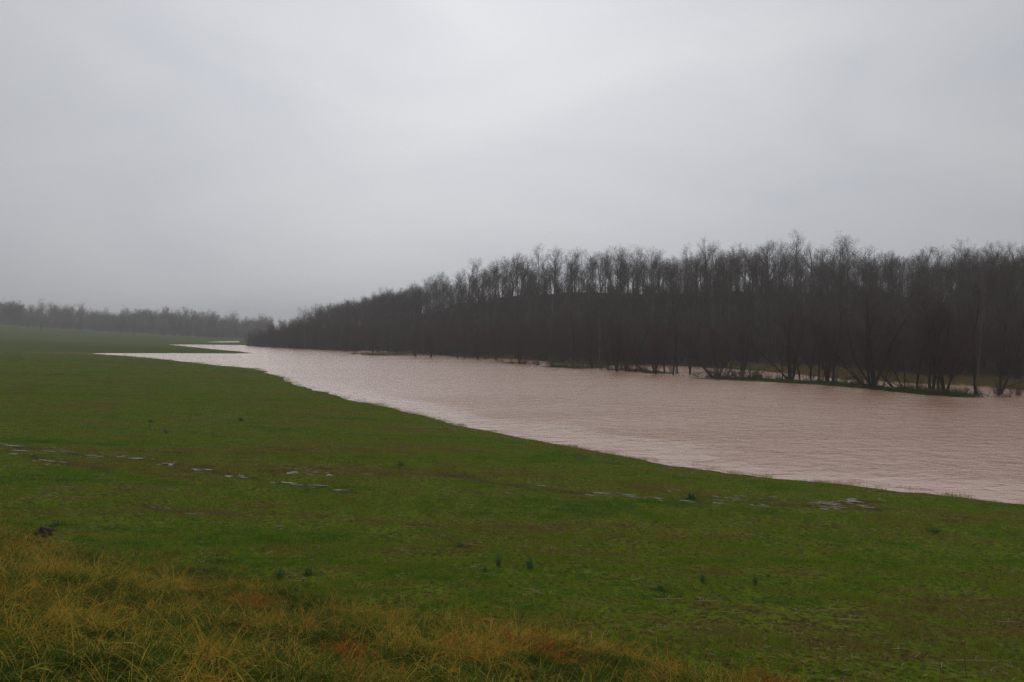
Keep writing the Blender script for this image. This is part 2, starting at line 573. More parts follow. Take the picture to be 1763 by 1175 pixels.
def fast_grid(name, X, Y, Z, material, attrs):
    """a closed-in-angle polar sheet; X, Y, Z are (rings, spokes)."""
    nr, na = X.shape
    me = bpy.data.meshes.new(name)
    me.vertices.add(nr * na)
    me.vertices.foreach_set('co', np.stack([X, Y, Z], -1).reshape(-1).astype(np.float32))
    i, j = np.meshgrid(np.arange(nr - 1), np.arange(na), indexing='ij')
    a = i * na + j
    b = i * na + (j + 1) % na
    q = np.stack([a, b, b + na, a + na], -1).reshape(-1, 4)[:, ::-1]
    me.loops.add(q.size)
    me.loops.foreach_set('vertex_index', q.reshape(-1).astype(np.int32))
    me.polygons.add(len(q))
    me.polygons.foreach_set('loop_start', np.arange(0, q.size, 4, dtype=np.int32))
    me.polygons.foreach_set('loop_total', np.full(len(q), 4, dtype=np.int32))
    me.polygons.foreach_set('use_smooth', np.ones(len(q), bool))
    me.materials.append(material)
    for k, v in attrs.items():
        at = me.attributes.new(k, 'FLOAT', 'POINT')
        at.data.foreach_set('value', np.asarray(v, dtype=np.float32).reshape(-1))
    me.update(calc_edges=True)
    me.validate()
    return me


def polar(r0, r1, ratio, fine, coarse, half):
    n = int(math.log(r1 / r0) / math.log(ratio)) + 1
    rr = r0 * (r1 / r0) ** (np.arange(n) / (n - 1))
    front = np.arange(-half, half, fine)
    rest = np.arange(half, 360 - half, coarse)
    ang = np.radians(np.concatenate([front, rest]))
    return rr[:, None] * np.sin(ang)[None, :], rr[:, None] * np.cos(ang)[None, :]


# ------------------------------------------------------------------ terrain and water
X, Y = polar(1.5, 2200, 1.0115, 0.22, 3.0, 44)
Z, mk = land(X.ravel(), Y.ravel())
sd, isA = mk['sd'], mk['isA']
xf, yf = X.ravel(), Y.ravel()
farf = sstep(190, 260, yf) * mk['isA']
rows = sstep(-35, -60, xf) * sstep(120, 145, yf) * sstep(250, 225, yf) * mk['isA'] * sstep(2, 10, sd)
mud = np.where(sd < 0.25, sstep(0.10, -0.05, Z), 0) * (Z < 0.12)
rut = np.zeros(xf.shape)
nearm = np.hypot(xf, yf) < 70
rd = rut_dist(xf[nearm], yf[nearm])
rut[nearm] = np.exp(-(rd / 0.34) ** 2) * np.clip(0.75 + 1.3 * fbm(xf[nearm] / 1.5, yf[nearm] / 1.0, 3, 300), 0, 1)
Z = Z - 0.05 * rut
ground = link('ground', fast_grid('ground', X, Y, Z.reshape(X.shape), M_GROUND, dict(
    bank=mk['bank'], dirt=mk['dirt'] * (Z > 0.0), woods=mk['woods'], grassb=mk['grassB'], farfield=farf, rows=rows, mud=np.maximum(mud, 0.9 * rut))))
tag(ground, 'green crop field and wooded hill round the flooded bottom land', kind='structure')

X, Y = polar(12, 900, 1.03, 0.5, 6.0, 44)
dA, _, _ = seg_dist(X.ravel(), Y.ravel(), PA)
wob = fbm(X.ravel() / 14, Y.ravel() / 5, 3, 71)
dr = np.hypot(X.ravel(), Y.ravel())
calm = sstep(6.5, 4.0, dA + 3.4 * wob) * sstep(130, 70, dr)
water = link('river', fast_grid('river', X, Y, np.zeros(X.shape), M_WATER, dict(calm=calm)))
tag(water, 'reddish brown silty flood water spread over the bottom land', kind='structure')


# ------------------------------------------------------------------ trees
class Tube:
    def __init__(self):
        self.v, self.f, self.mi = [], [], []

    def add(self, pts, r0, r1, k, mi=0, tip=True):
        base = len(self.v)
        n = len(pts)
        a = None
        for i, p in enumerate(pts):
            d = (pts[min(i + 1, n - 1)] - pts[max(i - 1, 0)]).normalized()
            if a is None:
                a = d.orthogonal().normalized()
            a = (a - d * a.dot(d)).normalized()
            c = d.cross(a)
            if tip and i == n - 1:
                self.v.append(p)
                break
            r = r0 + (r1 - r0) * i / (n - 1)
            for q in range(k):
                w = 2 * math.pi * q / k
                self.v.append(p + a * (r * math.cos(w)) + c * (r * math.sin(w)))
        rings = n - 1 if tip else n
        for i in range(rings - 1):
            for q in range(k):
                q2 = (q + 1) % k
                s = base + i * k
                self.f.append((s + q, s + q2, s + k + q2, s + k + q))
                self.mi.append(mi)
        if tip:
            s = base + (rings - 1) * k
            for q in range(k):
                self.f.append((s + q, s + (q + 1) % k, base + rings * k))
                self.mi.append(mi)


def grow(T, C, p, d, L, r, lvl, P, rg):
    segs = P['seg'][lvl]
    pts = [p.copy()]
    q, dd = p.copy(), d.copy()
    for i in range(segs):
        dd = dd + Vector((rg.gauss(0, 1), rg.gauss(0, 1), rg.gauss(0, 1) * 0.5)) * P['wob'][lvl]
        dd.z += P['up'][lvl]
        dd.normalize()
        q = q + dd * (L / segs)
        pts.append(q.copy())
    last = lvl == P['max']
    tb = T if lvl <= P['trunk_lvls'] else C
    tb.add(pts, r, r * 0.3, (7, 5, 3, 3, 3)[lvl], 0 if lvl <= P['trunk_lvls'] else 1, True)
    if last:
        return
    n = P['n'][lvl]
    n = max(1, int(round(n * rg.uniform(0.75, 1.25))))
    for c in range(n):
        t = P['t0'][lvl] + (0.98 - P['t0'][lvl]) * ((c + rg.random()) / n)
        u = t * segs
        i = min(int(u), segs - 1)
        cp = pts[i].lerp(pts[i + 1], u - i)
        ax = (pts[i + 1] - pts[i]).normalized()
        ang = R(rg.uniform(*P['ang'][lvl])) * (1.15 - 0.35 * t)
        side = Quaternion(ax, rg.uniform(0, 2 * math.pi)) @ ax.orthogonal().normalized()
        cd = (ax * math.cos(ang) + side * math.sin(ang)).normalized()
        shape = P['shape'](t) if lvl == 0 else (1.15 - 0.6 * t)
        cl_ = P['len'][lvl] * shape * rg.uniform(0.65, 1.2)
        cr = max(P['rmin'], r * (1 - 0.7 * t) * P['rr'][lvl])
        grow(T, C, cp, cd, cl_, cr, lvl + 1, P, rg)


UP = dict(seg=[9, 5, 4, 3, 2], wob=[0.03, 0.08, 0.12, 0.15, 0.2], up=[0.02, 0.07, 0.05, 0.04, 0.02], n=[15, 7, 5, 4], t0=[0.42, 0.2, 0.15, 0.1],
          ang=[(26, 50), (25, 50), (22, 50), (22, 55)], len=[5.2, 2.5, 1.3, 0.75], rr=[0.42, 0.5, 0.5, 0.6], max=4, trunk_lvls=1, rmin=0.006,
          shape=lambda t: 1.1 - 0.55 * max(0, (t - 0.55)) / 0.45 if t > 0.5 else 0.6)
BROAD = dict(UP, n=[13, 7, 5, 4], t0=[0.25, 0.2, 0.15, 0.1], ang=[(35, 62), (28, 55), (25, 55), (25, 60)], len=[6.0, 2.4, 1.1, 0.55], rr=[0.55, 0.55, 0.5, 0.6], shape=lambda t: 1.15 - 0.8 * t)
RIV = dict(seg=[9, 6, 4, 3], wob=[0.10, 0.17, 0.2, 0.24], up=[0.05, 0.07, 0.05, 0.03], n=[13, 8, 6], t0=[0.15, 0.12, 0.1], ang=[(28, 68), (25, 55), (25, 60)],
           len=[3.0, 1.35, 0.65], rr=[0.45, 0.5, 0.6], max=3, trunk_lvls=0, rmin=0.006, shape=lambda t: 1.2 - 0.8 * t)
BRUSH = dict(seg=[5, 4, 3], wob=[0.10, 0.15, 0.2], up=[0.05, 0.06, 0.03], n=[10, 7], t0=[0.12, 0.1], ang=[(18, 45), (20, 50)], len=[1.4, 0.6], rr=[0.5, 0.6], max=2,
             trunk_lvls=0, rmin=0.005, shape=lambda t: 1.2 - 0.8 * t)


def make_tree(seed, P, stems):
    """stems: (tilt in degrees, azimuth, length, radius). Returns trunk tube, crown tube."""
    rg = random.Random(seed)
    T, C = Tube(), Tube()
    for tilt, az, L, r in stems:
        d = Vector((math.sin(R(tilt)) * math.cos(R(az)), math.sin(R(tilt)) * math.sin(R(az)), math.cos(R(tilt))))
        off = Vector((math.cos(R(az)), math.sin(R(az)), 0)) * (0.12 if len(stems) > 1 else 0)
        # root flare, reaching below the ground or water
        T.add([off - d * 0.6 - Vector((0, 0, 0.2)), off + d * 0.02, off + d * 0.45], r * 1.7, r * 0.95, 7, 0, False)
        grow(T, C, off, d, L, r, 0, P, rg)
    return T, C


def proto(name, TC, bark, twig):
    T, C = TC
    tm = new_mesh(name + ' trunk', T.v, T.f, [bark])
    cm = new_mesh(name + ' crown', C.v, C.f, [twig])
    nv = len(T.v)
    jm = new_mesh(name + ' whole', T.v + C.v, T.f + [tuple(i + nv for i in f) for f in C.f], [bark, twig], [0] * len(T.f) + [1] * len(C.f))
    return dict(trunk=tm, crown=cm, whole=jm)


rs = random.Random(5)
UPS = [proto('upland%d' % i, make_tree(100 + i, UP, [(rs.uniform(0, 4), rs.uniform(0, 360), L, 0.15 + 0.012 * (L - 13))]), M_BARK_UP, M_TWIG_UP)
       for i, L in enumerate([14, 15.5, 13, 16, 14.5, 12.5])]
BRS = [proto('broad%d' % i, make_tree(150 + i, BROAD, [(3, rs.uniform(0, 360), 12 + i, 0.27)]), M_BARK_UP, M_TWIG_UP) for i in range(2)]


def stems(n, lo, hi, L, r):
    return [(rs.uniform(lo, hi), 360 * k / n + rs.uniform(-25, 25), L * rs.uniform(0.75, 1.1), r * rs.uniform(0.7, 1.1)) for k in range(n)]


RVS = [proto('river%d' % i, make_tree(200 + i, RIV, s), M_BARK_RV, M_TWIG_RV if i % 2 else M_TWIG_RED) for i, s in enumerate([
    stems(4, 3, 14, 8, 0.12), stems(3, 2, 12, 9, 0.14), stems(6, 4, 20, 7.5, 0.10), stems(2, 2, 10, 9, 0.15), stems(5, 3, 17, 8.5, 0.13)])]
SINGLE = [proto('single%d' % i, make_tree(230 + i, RIV, s), M_BARK_RV, M_TWIG_RV) for i, s in enumerate([[(2, 40, 9, 0.14)], [(4, 200, 8, 0.12)], [(1, 20, 9.5, 0.15)]])]
# trees of a pose of their own (azimuth 0 = to the right, 180 = to the left as seen from the road)
LEAN_L = proto('lean_left', make_tree(250, RIV, [(34, 180, 8.5, 0.13), (20, 170, 7, 0.08)]), M_BARK_RV, M_TWIG_RV)
LEAN_R = proto('lean_right', make_tree(251, RIV, [(30, 0, 6.5, 0.11)]), M_BARK_RV, M_TWIG_RV)
ARCH = proto('arching', make_tree(252, RIV, [(40, 180, 9, 0.12), (8, 180, 9, 0.17), (4, 0, 8.5, 0.15), (16, 10, 8, 0.12), (10, 90, 8, 0.12)]), M_BARK_RV, M_TWIG_RED)
VEE = proto('vee', make_tree(253, RIV, [(14, 10, 8, 0.13), (36, 0, 7.5, 0.14)]), M_BARK_RV, M_TWIG_RV)
BIG = proto('big', make_tree(254, RIV, [(4, 0, 10, 0.19), (16, 180, 9.5, 0.15), (28, 170, 8.5, 0.12), (14, 10, 9.5, 0.16), (27, 0, 8, 0.12), (10, 90, 9, 0.13)]), M_BARK_RV, M_TWIG_RV)
CROOK = proto('crook', make_tree(255, RIV, [(12, 180, 7, 0.13), (20, 170, 7.5, 0.13), (56, 0, 4.0, 0.09), (9, 100, 8, 0.13), (64, 5, 3.0, 0.07)]), M_BARK_RV, M_TWIG_RED)
BRUSHES = [proto('brush%d' % i, make_tree(270 + i, BRUSH, stems(9, 3, 32, 3.6, 0.035)), M_BARK_RV, M_TWIG_RED if i % 2 == 0 else M_TWIG_RV) for i in range(3)]


def tree_thing(name, pr, x, y, label, group=None, s=1.0, rz=0.0, sz=None, z=None, cat='tree'):
    e = bpy.data.objects.new(name, None)
    COL.objects.link(e)
    e.empty_display_size = 0.5
    e.location = (x, y, (hgt(x, y) if z is None else z))
    e.rotation_euler = (0, 0, rz)
    e.scale = (s, s, s if sz is None else sz)
    tag(e, label, cat, group)
    for part in ('trunk', 'crown'):
        link(part, pr[part], e)
    return e


# ------------------------------------------------------------------ scattered masses (geometry nodes)
def scatter(name, pts, rot, scl, idx, protos, label):
    """one object of kind stuff: prototypes stood on the given points."""
    pc = bpy.data.collections.new(name + ' sources')
    for i, me in enumerate(protos):
        pc.objects.link(bpy.data.objects.new('%s source %02d' % (name, i), me))
    me = bpy.data.meshes.new(name)
    n = len(pts)
    me.vertices.add(n)
    me.vertices.foreach_set('co', np.asarray(pts, np.float32).reshape(-1))
    for k, typ, fld, val in (('rot', 'FLOAT_VECTOR', 'vector', rot), ('scl', 'FLOAT_VECTOR', 'vector', scl), ('pick', 'INT', 'value', idx)):
        a = me.attributes.new(k, typ, 'POINT')
        a.data.foreach_set(fld, np.asarray(val, np.int32 if typ == 'INT' else np.float32).reshape(-1))
    o = link(name, me)
    tag(o, label, kind='stuff')
    g = bpy.data.node_groups.new(name, 'GeometryNodeTree')
    g.interface.new_socket(name='Geometry', in_out='INPUT', socket_type='NodeSocketGeometry')
    g.interface.new_socket(name='Geometry', in_out='OUTPUT', socket_type='NodeSocketGeometry')
    gi, go = g.nodes.new('NodeGroupInput'), g.nodes.new('NodeGroupOutput')
    ip = g.nodes.new('GeometryNodeInstanceOnPoints')
    ci = g.nodes.new('GeometryNodeCollectionInfo')
    ci.inputs['Collection'].default_value = pc
    ci.inputs['Separate Children'].default_value = True
    ci.inputs['Reset Children'].default_value = True
    ip.inputs['Pick Instance'].default_value = True
    g.links.new(gi.outputs[0], ip.inputs['Points'])
    g.links.new(ci.outputs[0], ip.inputs['Instance'])

    def na(nm, dt):
        q = g.nodes.new('GeometryNodeInputNamedAttribute')
        q.data_type = dt
        q.inputs['Name'].default_value = nm
        return q.outputs[0]
    g.links.new(na('pick', 'INT'), ip.inputs['Instance Index'])
    er = g.nodes.new('FunctionNodeEulerToRotation')
    g.links.new(na('rot', 'FLOAT_VECTOR'), er.inputs[0])
    g.links.new(er.outputs[0], ip.inputs['Rotation'])
    g.links.new(na('scl', 'FLOAT_VECTOR'), ip.inputs['Scale'])
    g.links.new(ip.outputs[0], go.inputs[0])
    md = o.modifiers.new('scatter', 'NODES')
    md.node_group = g
    return o


def rots(n, tilt=0.0):
    r = np.zeros((n, 3))
    r[:, 0] = nrg.normal(0, 1, n) * tilt
    r[:, 1] = nrg.normal(0, 1, n) * tilt
    r[:, 2] = nrg.uniform(0, 2 * math.pi, n)
    return r


def uscale(n, lo, hi, zvar=0.0):
    s = nrg.uniform(lo, hi, n)
    out = np.stack([s, s, s * (1 + nrg.uniform(-zvar, zvar, n))], -1)
    return out


# ------------------------------------------------------------------ the trees that stand in the flood, one by one
T = RVS
levee_trees = [
    # px, py(base), prototype, size, turn, label, name
    (573, 603.5, T[1], 1.0, 10, 'bare tree standing in the water at the narrow far end of the woods'),
    (595, 605, T[3], 1.15, 60, 'thick twin-stemmed bare tree left of the pale gap of water among the far trunks'),
    (612, 606.5, T[0], 1.0, 100, 'bare tree at the near side of the pale gap of water among the far trunks'),
    (642, 609, T[4], 1.0, 200, 'bushy bare tree between the pale gap of water and the yellow grass patch'),
    (668, 610, SINGLE[0], 1.0, 30, 'slim bare tree on the yellow grass patch at the far bank'),
    (715, 614, T[0], 0.9, 250, 'bare tree just upstream of the yellow grass patch at the far bank'),
    (742, 615.5, T[2], 0.9, 15, 'low many-stemmed bare tree between the yellow grass patch and the lone forked tree'),
    (786, 617.5, VEE, 0.80, 20, 'lone forked tree leaning out over the water in midstream view'),
    (822, 619, T[4], 0.85, 140, 'rounded brown bare tree beside the lone forked tree'),
    (855, 621, T[2], 0.85, 330, 'reddish many-stemmed bare tree left of the crooked low-branched tree'),
    (895, 627, CROOK, 0.85, 0, 'crooked dark tree with low branches trailing over the water'),
    (950, 630, T[0], 0.9, 75, 'reddish bare tree standing behind the yellow-green cane thicket'),
    (985, 631, T[3], 0.9, 20, 'twin-stemmed bare tree between the two clumps of the cane thicket'),
    (1020, 634, T[1], 0.95, 130, 'dark bare tree just right of the yellow-green cane thicket'),
    (1046, 636, SINGLE[1], 1.0, 0, 'slim straight bare tree between the cane thicket and the trio of stems'),
    (1062, 639.5, T[4], 0.95, 45, 'trio of dark stems rising from one root in the flood'),
    (1078, 639, T[0], 0.95, 290, 'close-set clump of stems beside the trio of dark stems'),
    (1095, 640, SINGLE[0], 0.9, 80, 'thin bare tree left of the small tree leaning left in the flood'),
    (1109, 641, LEAN_L, 0.75, 0, 'small bare tree leaning left in the flood before the reddish brush'),
    (1128, 644, T[2], 0.9, 205, 'reddish bushy tree with many stems between leaning and mossy trunks'),
    (1144, 642, SINGLE[2], 0.95, 40, 'straight dark tree left of the mossy greenish trunk'),
    (1159, 646, SINGLE[1], 1.0, 120, 'tall single tree with a mossy greenish trunk standing in open flood water'),
    (1166, 643, SINGLE[0], 0.85, 200, 'slender tree close behind the mossy greenish trunk'),
    (1188, 645, T[3], 0.85, 80, 'pair of thin stems alone in open pale water'),
    (1228, 651, LEAN_L, 0.95, 5, 'leaning tree reaching left above the driftwood beside the green bushes'),
    (1238, 649, T[0], 0.9, 25, 'upright reddish tree rising out of the first green bush'),
    (1251, 650, LEAN_R, 1.0, 15, 'tree leaning right between the two green bushes'),
    (1277, 649, T[1], 0.9, 300, 'bare tree behind the second green bush'),
    (1346, 656, SINGLE[1], 0.75, 0, 'small slanting tree at the left end of the grassy levee'),
    (1362, 657.5, ARCH, 1.0, 0, 'large tree with one long limb arching left over the levee'),
    (1377, 658, SINGLE[0], 0.95, 250, 'thin curved tree just right of the tree with the arching limb'),
    (1396, 659.5, SINGLE[2], 0.9, 10, 'slim wavy tree midway between the arching tree and the thick straight trunk'),
    (1407, 660, SINGLE[1], 1.0, 60, 'thick straight trunk alone on the levee behind low driftwood'),
    (1424, 661, T[4], 0.95, 10, 'cluster of five upright trunks on the middle of the levee'),
    (1434, 662, SINGLE[2], 1.0, 310, 'slightly tilted tree on the right of the five-trunk cluster'),
    (1487, 667, LEAN_L, 1.0, 0, 'stout leaning tree tilted left towards the five-trunk cluster'),
    (1503, 670, BIG, 1.0, 0, 'biggest spreading tree with many thick stems on the levee'),
    (1519, 670, LEAN_R, 0.85, 10, 'leaning tree tilted right that crosses its neighbour like an X'),
    (1541, 672, LEAN_L, 0.7, 5, 'leaning tree tilted left that crosses its neighbour like an X'),
    (1560, 673, VEE, 0.6, 170, 'short forked tree between the crossing pair and the ivy-green cluster'),
    (1578, 675, SINGLE[0], 1.0, 30, 'thin tree leaning right before the ivy-green cluster'),
    (1605, 679, T[1], 1.05, 20, 'left trunk group of the cluster where the levee ends'),
    (1616, 680, SINGLE[1], 1.05, 150, 'middle single trunk of the cluster where the levee ends'),
    (1628, 680, T[0], 1.1, 340, 'right trunk group of the cluster where the levee ends'),
    (1680, 681, SINGLE[2], 1.05, 60, 'lone upright tree in the flood beyond the end of the levee'),
    (1719, 679, VEE, 1.0, 0, 'forked tree leaning right nearest the edge of the flooded bank'),
    (1795, 684, T[4], 1.0, 0, 'bushy dark tree at the flooded bank past the leaning forked tree'),
]
n_tree = 0
for px, py, pr, s, turn, label in levee_trees:
    x, y = ground_pt(px, py)
    tree_thing('riverside_tree', pr, x, y, label, 'bare trees standing in the flood along the far bank', s, R(turn), z=max(hgt(x, y), -0.15))
    n_tree += 1

# ------------------------------------------------------------------ the woods behind
def sample(n, x0, x1, y0, y1):
    return nrg.uniform(x0, x1, n), nrg.uniform(y0, y1, n)


xs, ys = sample(70000, -215, 330, 95, 640)
h, k = land(xs, ys)
pxs = xs / ys * F + 881.5
cyy = np.interp(xs, sorted(p[0] for p in PC), [p[1] for p in sorted(PC)])
keep = (~k['isA']) & (k['sd'] > 1.0) & (pxs > 411) & (pxs < 2250) & (ys < cyy + 38) & ~((k['grassB'] > 0.5) & (k['sd'] < 13) & (nrg.rand(len(xs)) > 0.03))
xs, ys, h, sdv, cyy, pxs = xs[keep], ys[keep], h[keep], k['sd'][keep], cyy[keep], pxs[keep]
# thin to one tree per spacing cell
taken, order = {}, []
for i in range(len(xs)):
    sp_ = 2.3 if pxs[i] < 720 else (2.8 if sdv[i] < 25 else 3.4)
    cx, cy_ = int(xs[i] // 4), int(ys[i] // 4)
    ok = True
    for a in (-1, 0, 1):
        for b_ in (-1, 0, 1):
            for j in taken.get((cx + a, cy_ + b_), ()):
                if (xs[i] - xs[j]) ** 2 + (ys[i] - ys[j]) ** 2 < sp_ * sp_:
                    ok = False
                    break
            if not ok:
                break
        if not ok:
            break
    if ok:
        taken.setdefault((cx, cy_), []).append(i)
        order.append(i)
order = np.array(order)
xs, ys, h, sdv, cyy, pxs = xs[order], ys[order], h[order], sdv[order], cyy[order], pxs[order]
N = len(xs)
print('woodland trees', N)
upland = (h > 3.0 + nrg.uniform(-1, 1.5, N))
near_rank = sdv < 7
ridge = (np.abs(ys - cyy) < 9) & (pxs < 1790) & (pxs > 640)
dist = np.hypot(xs, ys)
pick = np.zeros(N, bool)
inview = (pxs > 405) & (pxs < 1790)
cand = np.where(near_rank & inview & ((pxs > 560) | (nrg.rand(N) < 0.15)))[0]
pick[cand[np.argsort(dist[cand])][:125]] = True
cand = np.where(ridge)[0]
pick[cand[np.argsort(dist[cand])][:90]] = True
size = np.where(pxs > 700, nrg.uniform(0.76, 1.12, N), nrg.uniform(0.86, 1.07, N)) * (1 + np.where(pxs > 700, 0.38, 0.12) * fbm(xs / 12, ys / 12, 2, 210))
kindi = nrg.randint(0, 100, N)
edge_grp = [(1400, 'bare tree in the front rank of the woods behind the grassy levee', 'front rank behind the levee'),
            (1180, 'bare tree in the front rank of the woods behind the green bushes', 'front rank behind the green bushes'),
            (920, 'bare tree in the front rank of the woods behind the cane thicket', 'front rank behind the cane thicket'),
            (830, 'bare tree at the water edge just left of the crooked low-branched tree', 'front rank left of the crooked tree'),
            (770, 'bare tree at the water edge behind the lone forked tree', 'front rank behind the lone forked tree'),
            (700, 'bare tree at the water edge between the yellow grass patch and the lone forked tree', 'front rank right of the yellow grass patch'),
            (640, 'bare tree at the water edge behind the yellow grass patch', 'front rank behind the yellow grass patch'),
            (540, 'bare tree at the water edge left of the yellow grass patch', 'front rank left of the yellow grass patch'),
            (0, 'small bare tree at the far narrow tip of the woods', 'trees at the far tip of the woods')]
ridge_grp = [(1560, 'slim bare tree on the ridge skyline above the end of the levee', 'ridge trees above the levee end'),
             (1410, 'slim bare tree on the ridge skyline above the biggest levee tree', 'ridge trees above the biggest levee tree'),
             (1230, 'tall bare tree in the highest group on the ridge skyline', 'highest group on the ridge'),
             (1040, 'slim bare tree on the dipping part of the ridge skyline', 'ridge trees on the dip'),
             (860, 'bare tree in the rounded hump where the ridge skyline first peaks', 'ridge trees on the rounded hump'),
             (0, 'bare tree on the falling shoulder of the wooded ridge', 'ridge trees on the falling shoulder')]
WOOD_PROTOS = UPS + BRS + RVS
for p_ in WOOD_PROTOS:
    zs = [v.co.z for v in p_['crown'].vertices]
    p_['height'] = max(zs)
blocked = np.zeros(N, bool)
for px, top, pr, wide, label in [
        (1183, 415, UPS[3], 0.75, 'tall thin spire-like tree rising above the dip of the ridge skyline'),
        (1212, 421, BRS[0], 0.85, 'dense twiggy tree just right of the thin spire on the ridge'),
        (1322, 406, BRS[1], 0.95, 'highest tree of the whole ridge, with an open round crown'),
        (1345, 408, UPS[0], 1.0, 'tall open tree second in the highest ridge group'),
        (1378, 407, UPS[2], 1.0, 'tall feathery tree in the middle of the highest ridge group'),
        (1398, 414, BRS[0], 0.9, 'fan-crowned tree closing the highest ridge group'),
        (1447, 418, UPS[1], 0.9, 'narrow tree rising alone just after the highest ridge group'),
        (1490, 417, BRS[1], 0.9, 'round-topped open tree on the ridge above the stout leaning tree'),
        (1592, 421, UPS[4], 0.9, 'paired narrow tree on the ridge over the ivy-green trunk cluster'),
        (1679, 418, UPS[0], 0.8, 'first of two slim twin peaks near the end of the ridge'),
        (1692, 418, UPS[2], 0.8, 'second of two slim twin peaks near the end of the ridge'),
        (1740, 414, BRS[0], 0.75, 'dense dark cone-shaped tree at the end of the ridge'),
        (955, 422, BRS[1], 1.1, 'wide fan-crowned tree at the top of the rounded hump'),
        (990, 428, BRS[0], 1.0, 'broad tree just right of the top of the rounded hump'),
        (1045, 430, UPS[5], 1.0, 'dark tufted tree where the skyline starts to dip'),
        (788, 466, UPS[3], 0.8, 'thin tree sticking up from the falling shoulder of the ridge'),
        (737, 482, UPS[0], 0.8, 'small open tree low on the falling shoulder of the ridge')]:
    cx_ = sorted(PC)
    d_ = 240.0
    for _ in range(8):
        d_ = float(np.interp((px - 881.5) / F * d_, [p[0] for p in cx_], [p[1] for p in cx_]))
    x, y = at_dist(px, d_)
    z0 = hgt(x, y)
    H_ = CAM_Z + (572 - top) / F * d_ - z0
    sz_ = H_ / pr['height']
    near_lm = (xs - x) ** 2 + (ys - y) ** 2 < 3.6 ** 2
    blocked |= near_lm
    tree_thing('ridge_tree', pr, x, y, label, 'outstanding trees on the ridge skyline', sz_ * wide, rng.uniform(0, 6), sz=sz_, z=z0)
    n_tree += 1
s_pts, s_rot, s_scl, s_idx = [], [], [], []
WOOD_PROTOS = UPS + BRS + RVS
for i in range(N):
    if blocked[i]:
        continue
    up = bool(upland[i])
    if up:
        pi = kindi[i] % len(UPS) if kindi[i] < 70 else len(UPS) + kindi[i] % 2
    else:
        pi = len(UPS) + len(BRS) + kindi[i] % len(RVS) if kindi[i] < 75 else kindi[i] % len(UPS)
    s = float(size[i])
    tall = 1.0
    if up:
        s *= 0.80
    if up and ridge[i]:
        if 1310 < pxs[i] < 1420:
            s *= 1.18
        elif 1120 < pxs[i] < 1300:
            s *= 0.98
    if not up:
        s *= 0.95 if pi >= len(UPS) else 0.68
    if pxs[i] < 640:       # the far end of the woods is lower at its tip
        s *= float(np.interp(pxs[i], [411, 450, 480, 520, 580, 640], [0.66, 0.74, 0.95, 1.12, 1.05, 0.92]))
    rzv = rng.uniform(0, 6.28)
    if pick[i]:
        grp = ridge_grp if ridge[i] and not near_rank[i] else edge_grp
        lab, g = next((l, g) for p0, l, g in grp if pxs[i] >= p0)
        tree_thing('woodland_tree', WOOD_PROTOS[pi], float(xs[i]), float(ys[i]), lab, g, s, rzv, z=float(h[i]))
        n_tree += 1
    else:
        s_pts.append((xs[i], ys[i], h[i] - 0.05))
        s_rot.append((0, 0, rzv))
        s_scl.append((s, s, s * tall))
        s_idx.append(pi)
scatter('woods', s_pts, s_rot, s_scl, s_idx, [p['whole'] for p in WOOD_PROTOS], 'dense bare winter woods covering the hill behind the flood')

# brush filling the foot of the woods
bx, by = sample(30000, -215, 330, 90, 640)
hb, kb = land(bx, by)
pb = bx / by * F + 881.5
keep = (~kb['isA']) & (pb > 411) & (pb < 2250) & (kb['sd'] > 0.2) & (kb['sd'] < 190) & ((kb['grassB'] < 0.5)) & (nrg.rand(len(bx)) < np.interp(kb['sd'], [0, 20, 70], [0.75, 0.5, 0.3]))
bx, by, hb = bx[keep], by[keep], hb[keep]
n = len(bx)
scatter('brush', np.stack([bx, by, hb], -1), rots(n), uscale(n, 0.7, 1.35, 0.2), nrg.randint(0, 3, n), [b_['whole'] for b_ in BRUSHES], 'reddish leafless brush thick under the trees of the far bank')

xs, ys = [], []
for a, b_ in zip(levee[:-1], levee[1:]):
    t_ = nrg.rand(9)
    xs.append(a[0] + (b_[0] - a[0]) * t_ + nrg.normal(0, 0.9, 9))
    ys.append(a[1] + (b_[1] - a[1]) * t_ + np.abs(nrg.normal(0.8, 1.2, 9)))
for px, py in ((600, 604), (650, 607), (700, 612), (740, 614), (830, 620), (870, 623), (905, 628), (940, 630), (1020, 634), (1050, 638), (1090, 641), (1120, 642), (1150, 643), (1210, 648), (1260, 651), (1700, 683), (1750, 681)):
    x, y = ground_pt(px, py)
    xs.append(x + nrg.normal(0, 2.2, 5))
    ys.append(y + nrg.normal(0.8, 1.4, 5))
xs, ys = np.concatenate(xs), np.concatenate(ys)
n = len(xs)
scatter('drowned_brush', np.stack([xs, ys, np.full(n, -0.15)], -1), rots(n, 0.12), uscale(n, 0.15, 0.45, 0.3), nrg.randint(0, 3, n), [b_['whole'] for b_ in BRUSHES], 'low leafless brush standing in the flood under the levee trees')

